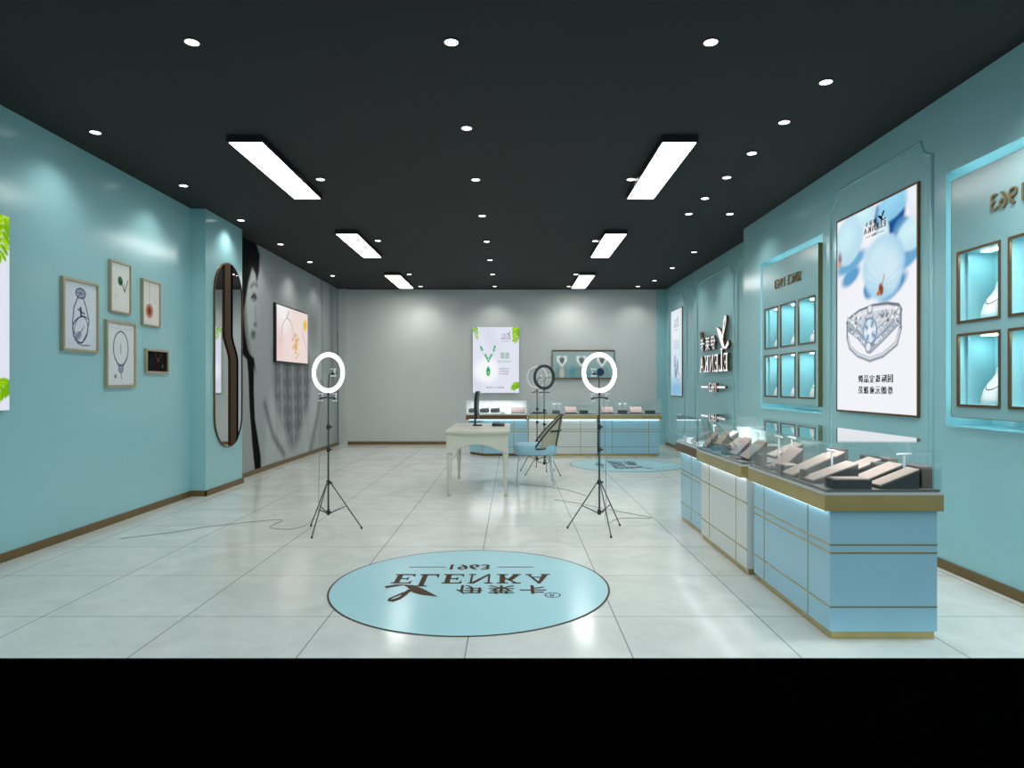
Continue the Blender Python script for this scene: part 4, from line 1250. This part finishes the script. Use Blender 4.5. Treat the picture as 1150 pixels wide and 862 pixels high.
# back counters: things face the camera, so slopes rise toward +Y
BL, BM_, BR_ = 'in the back left counter', 'in the back white counter', 'in the back right counter'
def bwedge(px, wid, label, top='pink_taupe', y=12.26, h_=.105): wedge((px - 575) * y / 752, y, wid, .12, h_, PI / 2, label, top)
def btray(px, wid, label, h_=.05, y=12.2): tray((px - 575) * y / 752, y, wid, .12, h_, label, 'charcoal', 'charcoal')
bwedge(582, .26, 'grey rose sloped stand, widest one ' + BL)
def pillow(px, y, label, n=3):
    t = thing('bracelet_cushion', label, 'bracelet cushion', ((px - 575) * y / 752, y, ZD), 0, 'dark rolled cushions in the back left counter')
    MB().tube([(-.085, 0, .045), (-.05, 0, .05), (.05, 0, .055), (.085, 0, .062)], [.03, .042, .042, .046], 14).build('cushion_roll', M['charcoal'], t)
    for k in range(n):
        x = -.05 + k * .05
        pts = [(x, .047 * math.cos(2 * PI * j / 16), .052 + .047 * math.sin(2 * PI * j / 16)) for j in range(16)]
        MB().tube(pts, .004, 6, closed=True).build('bracelet', M['silver'], t)
    MB().box(-.08, .08, -.035, .035, 0, .012).build('cushion_base', M['white_pad'], t)
pillow(531.5, 12.25, 'dark cushion with bracelets at the left end of the back left counter')
pillow(544, 12.30, 'dark cushion with bracelets in the middle of the back left counter')
pillow(556, 12.30, 'dark cushion with bracelets, right of the two others')
tray((566 - 575) * 12.2 / 752 - .02, 12.16, .1, .08, .02, 'small white tray ' + BL, 'white_pad', 'charcoal')
btray(606, .26, 'flat dark tray at the left end ' + BM_, .022)
btray(624.5, .14, 'black box with bracelet stands beside it ' + BM_, .05)
tbar((622 - 575) * 12.33 / 752, 12.33, .17, 'left white T-bar behind the black box ' + BM_, .07, PI / 2)
tbar((628 - 575) * 12.33 / 752, 12.33, .17, 'right white T-bar behind the black box ' + BM_, .07, PI / 2)
bwedge(641, .20, 'rose sloped stand ' + BM_)
btray(655.5, .15, 'dark box at the right end ' + BM_)
bwedge(682, .20, 'rose sloped stand at the left end ' + BR_)
btray(699, .16, 'black box in the middle ' + BR_, .055)
tbar((696 - 575) * 12.33 / 752, 12.33, .17, 'left white T-bar behind the black box ' + BR_, .07, PI / 2)
tbar((702 - 575) * 12.33 / 752, 12.33, .17, 'right white T-bar behind the black box ' + BR_, .07, PI / 2)
bwedge(714, .21, 'rose sloped stand right of the black box ' + BR_)
btray(730, .17, 'dark box at the right end ' + BR_)

# ------------------------------------------------------------------ desk, monitor, keyboard, chair
dk = thing('writing_desk', 'cream writing desk with tapered legs and arched apron', 'desk', (-.40, 8.46, 0), 0)
hx, hy = .375, .75
MB().rbox(-hx, hx, -hy, hy, .725, .76, .008, 3).build('tabletop', M['desk'], dk)
def apron_pts(half):
    p = [(-half, .724), (half, .724), (half, .53)]
    for i in range(0, 13):
        a = i / 12
        x = half - .06 - (2 * half - .12) * a
        p.append((x, .535 + .07 * math.sin(PI * a) ** .8))
    p.append((-half, .53))
    return p
ax_, ay_ = hx - .02, hy - .02
for s in (-1, 1):
    MB().prism(apron_pts(ax_ - .055), 'y', s * ay_ - (.02 if s > 0 else 0), s * ay_ + (0 if s > 0 else .02)).build('apron', M['desk'], dk)
    MB().prism(apron_pts(ay_ - .055), 'x', s * ax_ - (.02 if s > 0 else 0), s * ax_ + (0 if s > 0 else .02)).build('apron', M['desk'], dk)
for sx in (-1, 1):
    for sy in (-1, 1):
        cx, cy = sx * (ax_ - .03), sy * (ay_ - .03)
        mb = MB().box(cx - .033, cx + .033, cy - .033, cy + .033, .50, .724)
        rings = []
        for z, q_ in ((.498, .026), (.485, .034), (.47, .033), (.25, .026), (.06, .016), (.03, .019), (0, .016)):
            rings.append([(cx + q_ * math.cos(2 * PI * j / 16), cy + q_ * math.sin(2 * PI * j / 16), z) for j in range(16)])
        mb.loft(rings[::-1])
        mb.build('leg', M['desk'], dk)

mo = thing('monitor', 'thin black monitor seen edge-on, standing on the cream desk', 'monitor', (-.45, 8.74, .7605), PI / 2)
# local: screen faces -y -> after +90 deg turn faces +X
MB().rbox(-.11, .11, -.06, .06, 0, .012, .005, 2).build('base', M['black_plastic'], mo)
MB().loft([[(a, b + .03, z) for a, b in ((-.03, -.012), (.03, -.012), (.03, .012), (-.03, .012))] for z in (.012, .1, .2)], False).build('neck', M['black_plastic'], mo)
scr = []
mb = MB()
mb.prism([(-.016, .09), (.020, .09), (.034, .2), (.032, .33), (.012, .445), (-.022, .445), (-.008, .33), (-.008, .2)], 'x', -.27, .27)
mb.build('display_panel', M['black_plastic'], mo)
MB()._faces([(-.258, -.0165, .1), (.258, -.0165, .1), (.258, -.0093, .195), (-.258, -.0093, .195)], [(0, 1, 2, 3)]).build('display_glass', M['black_frame'], mo)
kb = thing('keyboard', 'black keyboard lying on the right side of the cream desk', 'keyboard', (-.175, 8.77, .7605), PI / 2)
mb = MB()
mb.prism([(-.08, 0), (.08, 0), (.08, .034), (-.08, .014)], 'x', -.22, .22)
mb.build('keyboard_tray', M['black_plastic'], kb)
mb = MB()
for r_ in range(5):
    for c_ in range(14):
        yy = -.066 + r_ * .029; zz = .0145 + (yy + .08) / .16 * .02
        x_ = -.205 + c_ * .0295
        mb.box(x_, x_ + .025, yy, yy + .024, zz - .004, zz + .006)
mb.build('keys', M['black_frame'], kb)

ch = thing('side_chair', 'powder blue chair with beige curved back in a black tube frame', 'chair', (.30, 8.72, 0), 0)
# seat: rounded pad, front toward -X
mb = MB()
rings = []
for z, g in ((.395, .94), (.405, .985), (.44, 1.0), (.495, 1.0), (.522, .96), (.532, .8), (.535, .4)):
    rg = []
    for j in range(32):
        a = 2 * PI * j / 32
        c_, s_ = math.cos(a), math.sin(a)
        rg.append((.275 * g * math.copysign(abs(c_) ** .5, c_), .255 * g * math.copysign(abs(s_) ** .5, s_), z))
    rings.append(rg)
mb.loft(rings).build('seat', M['chair_blue'], ch)
for sx, sy in ((-1, -1), (-1, 1), (1, -1), (1, 1)):
    x0, x1 = sx * .20, sx * .235
    MB().tube([(x0, sy * .18, .40), (x1, sy * .22, 0)], [.017, .009], 10).build('leg', M['chair_leg'], ch)
def back_pt(a, lvl):
    """point of the barrel back: a in -1..1 round the seat, lvl 0..1 from seat to rim"""
    th = a * 1.75
    k = abs(a)
    top = .90 - .40 * max(0, (k - .25) / .75) ** 1.15
    z0 = .475
    z = z0 + (top - z0) * lvl
    lean = .09 * (z - z0) / .42
    x = .02 + (.235 + lean) * math.cos(th) + .02
    y = (.262 + .2 * lean) * math.sin(th)
    return Vector((x, y, z))
N_ = 28
mb = MB()
vin = []
for i in range(N_ + 1):
    a = -.82 + 1.64 * i / N_
    for l in range(7): vin.append(tuple(back_pt(a, .06 + .91 * l / 6)))
n7 = 7
mb._faces(vin, [(i * n7 + l, i * n7 + l + 1, (i + 1) * n7 + l + 1, (i + 1) * n7 + l) for i in range(N_) for l in range(6)], True)
o = mb.build('back_panel', M['chair_fabric'], ch)
sm = o.modifiers.new('thick', 'SOLIDIFY'); sm.thickness = .016; sm.offset = 0
mb = MB()
rim = [back_pt(-1 + 2 * i / 40, 1.0) for i in range(41)]
mb.tube(rim, .011, 8)
mb.build('back_rim', M['black_plastic'], ch)
mb = MB(); mb.tube([back_pt(-1 + 2 * i / 40, .02) for i in range(41)], .009, 8); mb.build('back_lower_rail', M['black_plastic'], ch)
mb = MB(); mb.tube([back_pt(a_, (.70 - .475) / (.90 - .40 * max(0, (abs(a_) - .25) / .75) ** 1.15 - .475)) + Vector((.014 * math.cos(a_ * 1.75), .014 * math.sin(a_ * 1.75), 0)) for a_ in [-.6 + 1.2 * i / 30 for i in range(31)]], .010, 8); mb.build('back_middle_rail', M['black_plastic'], ch)
for a in (-.3, .3):
    MB().tube([back_pt(a, l / 8) + Vector((.012 * math.cos(a * 1.75), .012 * math.sin(a * 1.75), 0)) for l in range(9)], .009, 8).build('back_upright', M['black_plastic'], ch)

# ------------------------------------------------------------------ ring lights on tripods
def ring_stand(x, y, label, angs, yaw, lit=True, back=False, phone=(1, 'acrylic'), disc=False):
    t = thing('ring_light_stand', label, 'ring light', (x, y, 0), 0, 'ring lights on tripod stands')
    r = .29
    MB().tube([(0, 0, .14), (0, 0, .98)], .0080, 10).tube([(0, 0, .98), (0, 0, 1.215)], .0065, 8).build('pole', M['pole'], t)
    for z in (.43, .72, .92, .165):
        MB().lathe([(.010, -.022), (.017, -.018), (.017, .018), (.010, .022)], (0, 0, z), 12).tube([(.012, 0, z), (.034, 0, z)], .007, 8).build('collar', M['black_plastic'], t)
    for a in angs:
        a = math.radians(a)
        c_, s_ = math.cos(a), math.sin(a)
        lg = MB().tube([(.014 * c_, .014 * s_, .435), (r * c_, r * s_, .008)], .0052, 8).build('leg', M['pole'], t)
        MB().tube([(r * c_ * .985, r * s_ * .985, .02), (r * c_, r * s_, .0), ], .009, 8).build('rubber_foot', M['black_plastic'], lg)
        k = .52
        MB().tube([(.01 * c_, .01 * s_, .155), (r * k * c_, r * k * s_, .435 + (.008 - .435) * k)], .005, 6).build('brace', M['pole'], t)
    # cross bar with two phone clamps
    cy_, sy_ = math.cos(yaw), math.sin(yaw)
    def loc(u, d, z): return (u * cy_ - d * sy_, u * sy_ + d * cy_, z)
    MB().tube([loc(-.075, -.01, 1.175), loc(0, -.01, 1.182), loc(.075, -.01, 1.175)], .0065, 8).build('cross_bar', M['pole'], t)
    def clamp(u, d, z, s=1.0):
        mb = MB()
        for zz in (-.034, .026):
            p = [loc(u - .02 * s, d - .02, z + zz), loc(u + .02 * s, d - .02, z + zz), loc(u + .02 * s, d + .004, z + zz), loc(u - .02 * s, d + .004, z + zz)]
            q_ = [(a, b, c + .010) for a, b, c in p]
            mb._faces(p + q_, [(0, 1, 2, 3), (4, 5, 6, 7), (0, 1, 5, 4), (1, 2, 6, 5), (2, 3, 7, 6), (3, 0, 4, 7)])
        mb.tube([loc(u, d + .008, z - .03), loc(u, d + .008, z + .03)], .008, 8)
        cl = mb.build('phone_clamp', M['white_pad'], t)
        MB().tube([loc(u, d + .006, z - .012), loc(u, d - .012, z - .012)], .009, 8).build('clamp_knob', M['black_plastic'], cl)
    clamp(-.075, 0, 1.182); clamp(.075, 0, 1.182)
    # ring head
    zc, ro, ri, dp = 1.40, .182, .138, .018
    front = 1 if not back else -1
    n = 48
    mb = MB()
    prof = [(ro - .002, -.004 * front), (ro, .004 * front), (ro - .008, dp * front), (ri + .008, dp * front), (ri, .004 * front), (ri + .002, -.004 * front)]
    rg = [[loc(q_ * math.cos(2 * PI * j / n), d, zc + q_ * math.sin(2 * PI * j / n)) for j in range(n)] for q_, d in prof]
    V_ = [[mb.bm.verts.new(p) for p in g] for g in rg]
    for A_, B_ in zip(V_, V_[1:]):
        for j in range(n):
            f = mb.bm.faces.new([A_[j], A_[(j + 1) % n], B_[(j + 1) % n], B_[j]]); f.smooth = True
    hd = mb.build('ring_housing', M['dark_ring'] if not lit else M['white_ring'], t)
    mb = MB()
    prof = [(ro - .003, -.004), (ro - .010, -.012), (ri + .010, -.012), (ri + .003, -.004)]
    V_ = [[mb.bm.verts.new(loc(q_ * math.cos(2 * PI * j / n), d * front, zc + q_ * math.sin(2 * PI * j / n))) for j in range(n)] for q_, d in prof]
    # front is the side of the diffuser
    for A_, B_ in zip(V_, V_[1:]):
        for j in range(n):
            f = mb.bm.faces.new([A_[j], A_[(j + 1) % n], B_[(j + 1) % n], B_[j]]); f.smooth = True
    mb.build('diffuser', M['ring_glow'] if lit else M['white_ring'], hd)
    MB().tube([loc(0, 0, 1.20), loc(0, 0, zc - ro + .01)], .01, 8).build('ring_bracket', M['black_plastic'], t)
    s = phone[0]
    pts = [loc(0, .005, zc - ri + .004), loc(.002 * s, 0, zc - .08), loc(.02 * s, -.012, zc - .02), loc(.06 * s, -.012, zc)]
    MB().tube(pts, .005, 8).build('gooseneck', M['black_plastic'], t)
    clamp(.07 * s, -.012, zc, 1.2)
    if disc:
        d = MB().lathe([(.034, 0), (.036, .004), (.034, .010)], n=24).build('shutter_disc', M['navy'], t)
        d.location = loc(-.01, -.03, zc + .005); d.rotation_euler = (PI / 2, 0, yaw)
    return t
ring_stand(-1.625, 5.925, 'lit ring light on a tripod in the left of the room', (-102.5, 17.5, 137.5), -.42, True, phone=(1, ''))
ring_stand(.775, 5.94, 'lit ring light on a tripod right of the desk, with navy disc', (-77.5, 162.5, 42.5), .42, True, phone=(-1, ''), disc=True)
ring_stand(.462, 9.62, 'unlit ring light with dark back, nearer of the pair behind the chair', (-160, -40, 80), .5, False, True, phone=(1, ''))
ring_stand(.380, 10.16, 'unlit ring light with white face, farther of the pair behind the chair', (-150, -30, 90), -.45, False, False, phone=(1, ''))

def fl(px, py):
    Y = EYE * 752 / (py - 431)
    return ((px - 575) * Y / 752, Y, .004)
def smooth_path(pts, n=6):
    P = [Vector(p) for p in pts]
    out = []
    for i in range(len(P) - 1):
        p0, p1, p2, p3 = P[max(i - 1, 0)], P[i], P[i + 1], P[min(i + 2, len(P) - 1)]
        for k in range(n):
            t_ = k / n
            out.append(.5 * ((2 * p1) + (p2 - p0) * t_ + (2 * p0 - 5 * p1 + 4 * p2 - p3) * t_ ** 2 + (3 * p1 - p0 - 3 * p2 + p3) * t_ ** 3))
    out.append(P[-1])
    for p in out: p.z = max(p.z, .0035)
    return out
c1 = [(-1.66, 5.93, 1.19), (-1.69, 5.91, .9), (-1.70, 5.90, .5), (-1.705, 5.88, .15)] + [fl(351, 583), fl(344.7, 589), fl(326.6, 594.4), fl(306, 593.2), fl(304, 591), fl(317.6, 584), fl(300, 584.5), fl(267.8, 587.7), fl(229.4, 592), fl(200, 597), fl(135, 605)]
tag(MB().tube(smooth_path(c1), .0028, 6).build('power_cable', M['cable']), 'thin grey cable trailing over the floor from the left ring light', 'cable')
c2 = [(.81, 5.96, 1.19), (.835, 5.99, .8), (.845, 6.02, .3), (.85, 6.05, .05)] + [fl(694, 582.7), fl(726, 582), fl(728, 580.5), fl(687.6, 573), fl(653.7, 566), fl(623, 561)]
tag(MB().tube(smooth_path(c2), .0028, 6).build('power_cable', M['cable']), 'thin grey cable looping over the floor from the right ring light', 'cable')
c3 = [fl(583.6, 543.6), fl(600, 545), fl(622, 547.5), fl(640, 551), fl(658, 556.5)]
tag(MB().tube(smooth_path(c3), .0028, 6).build('power_cable', M['cable']), 'thin grey cable lying on the floor under the blue chair', 'cable')
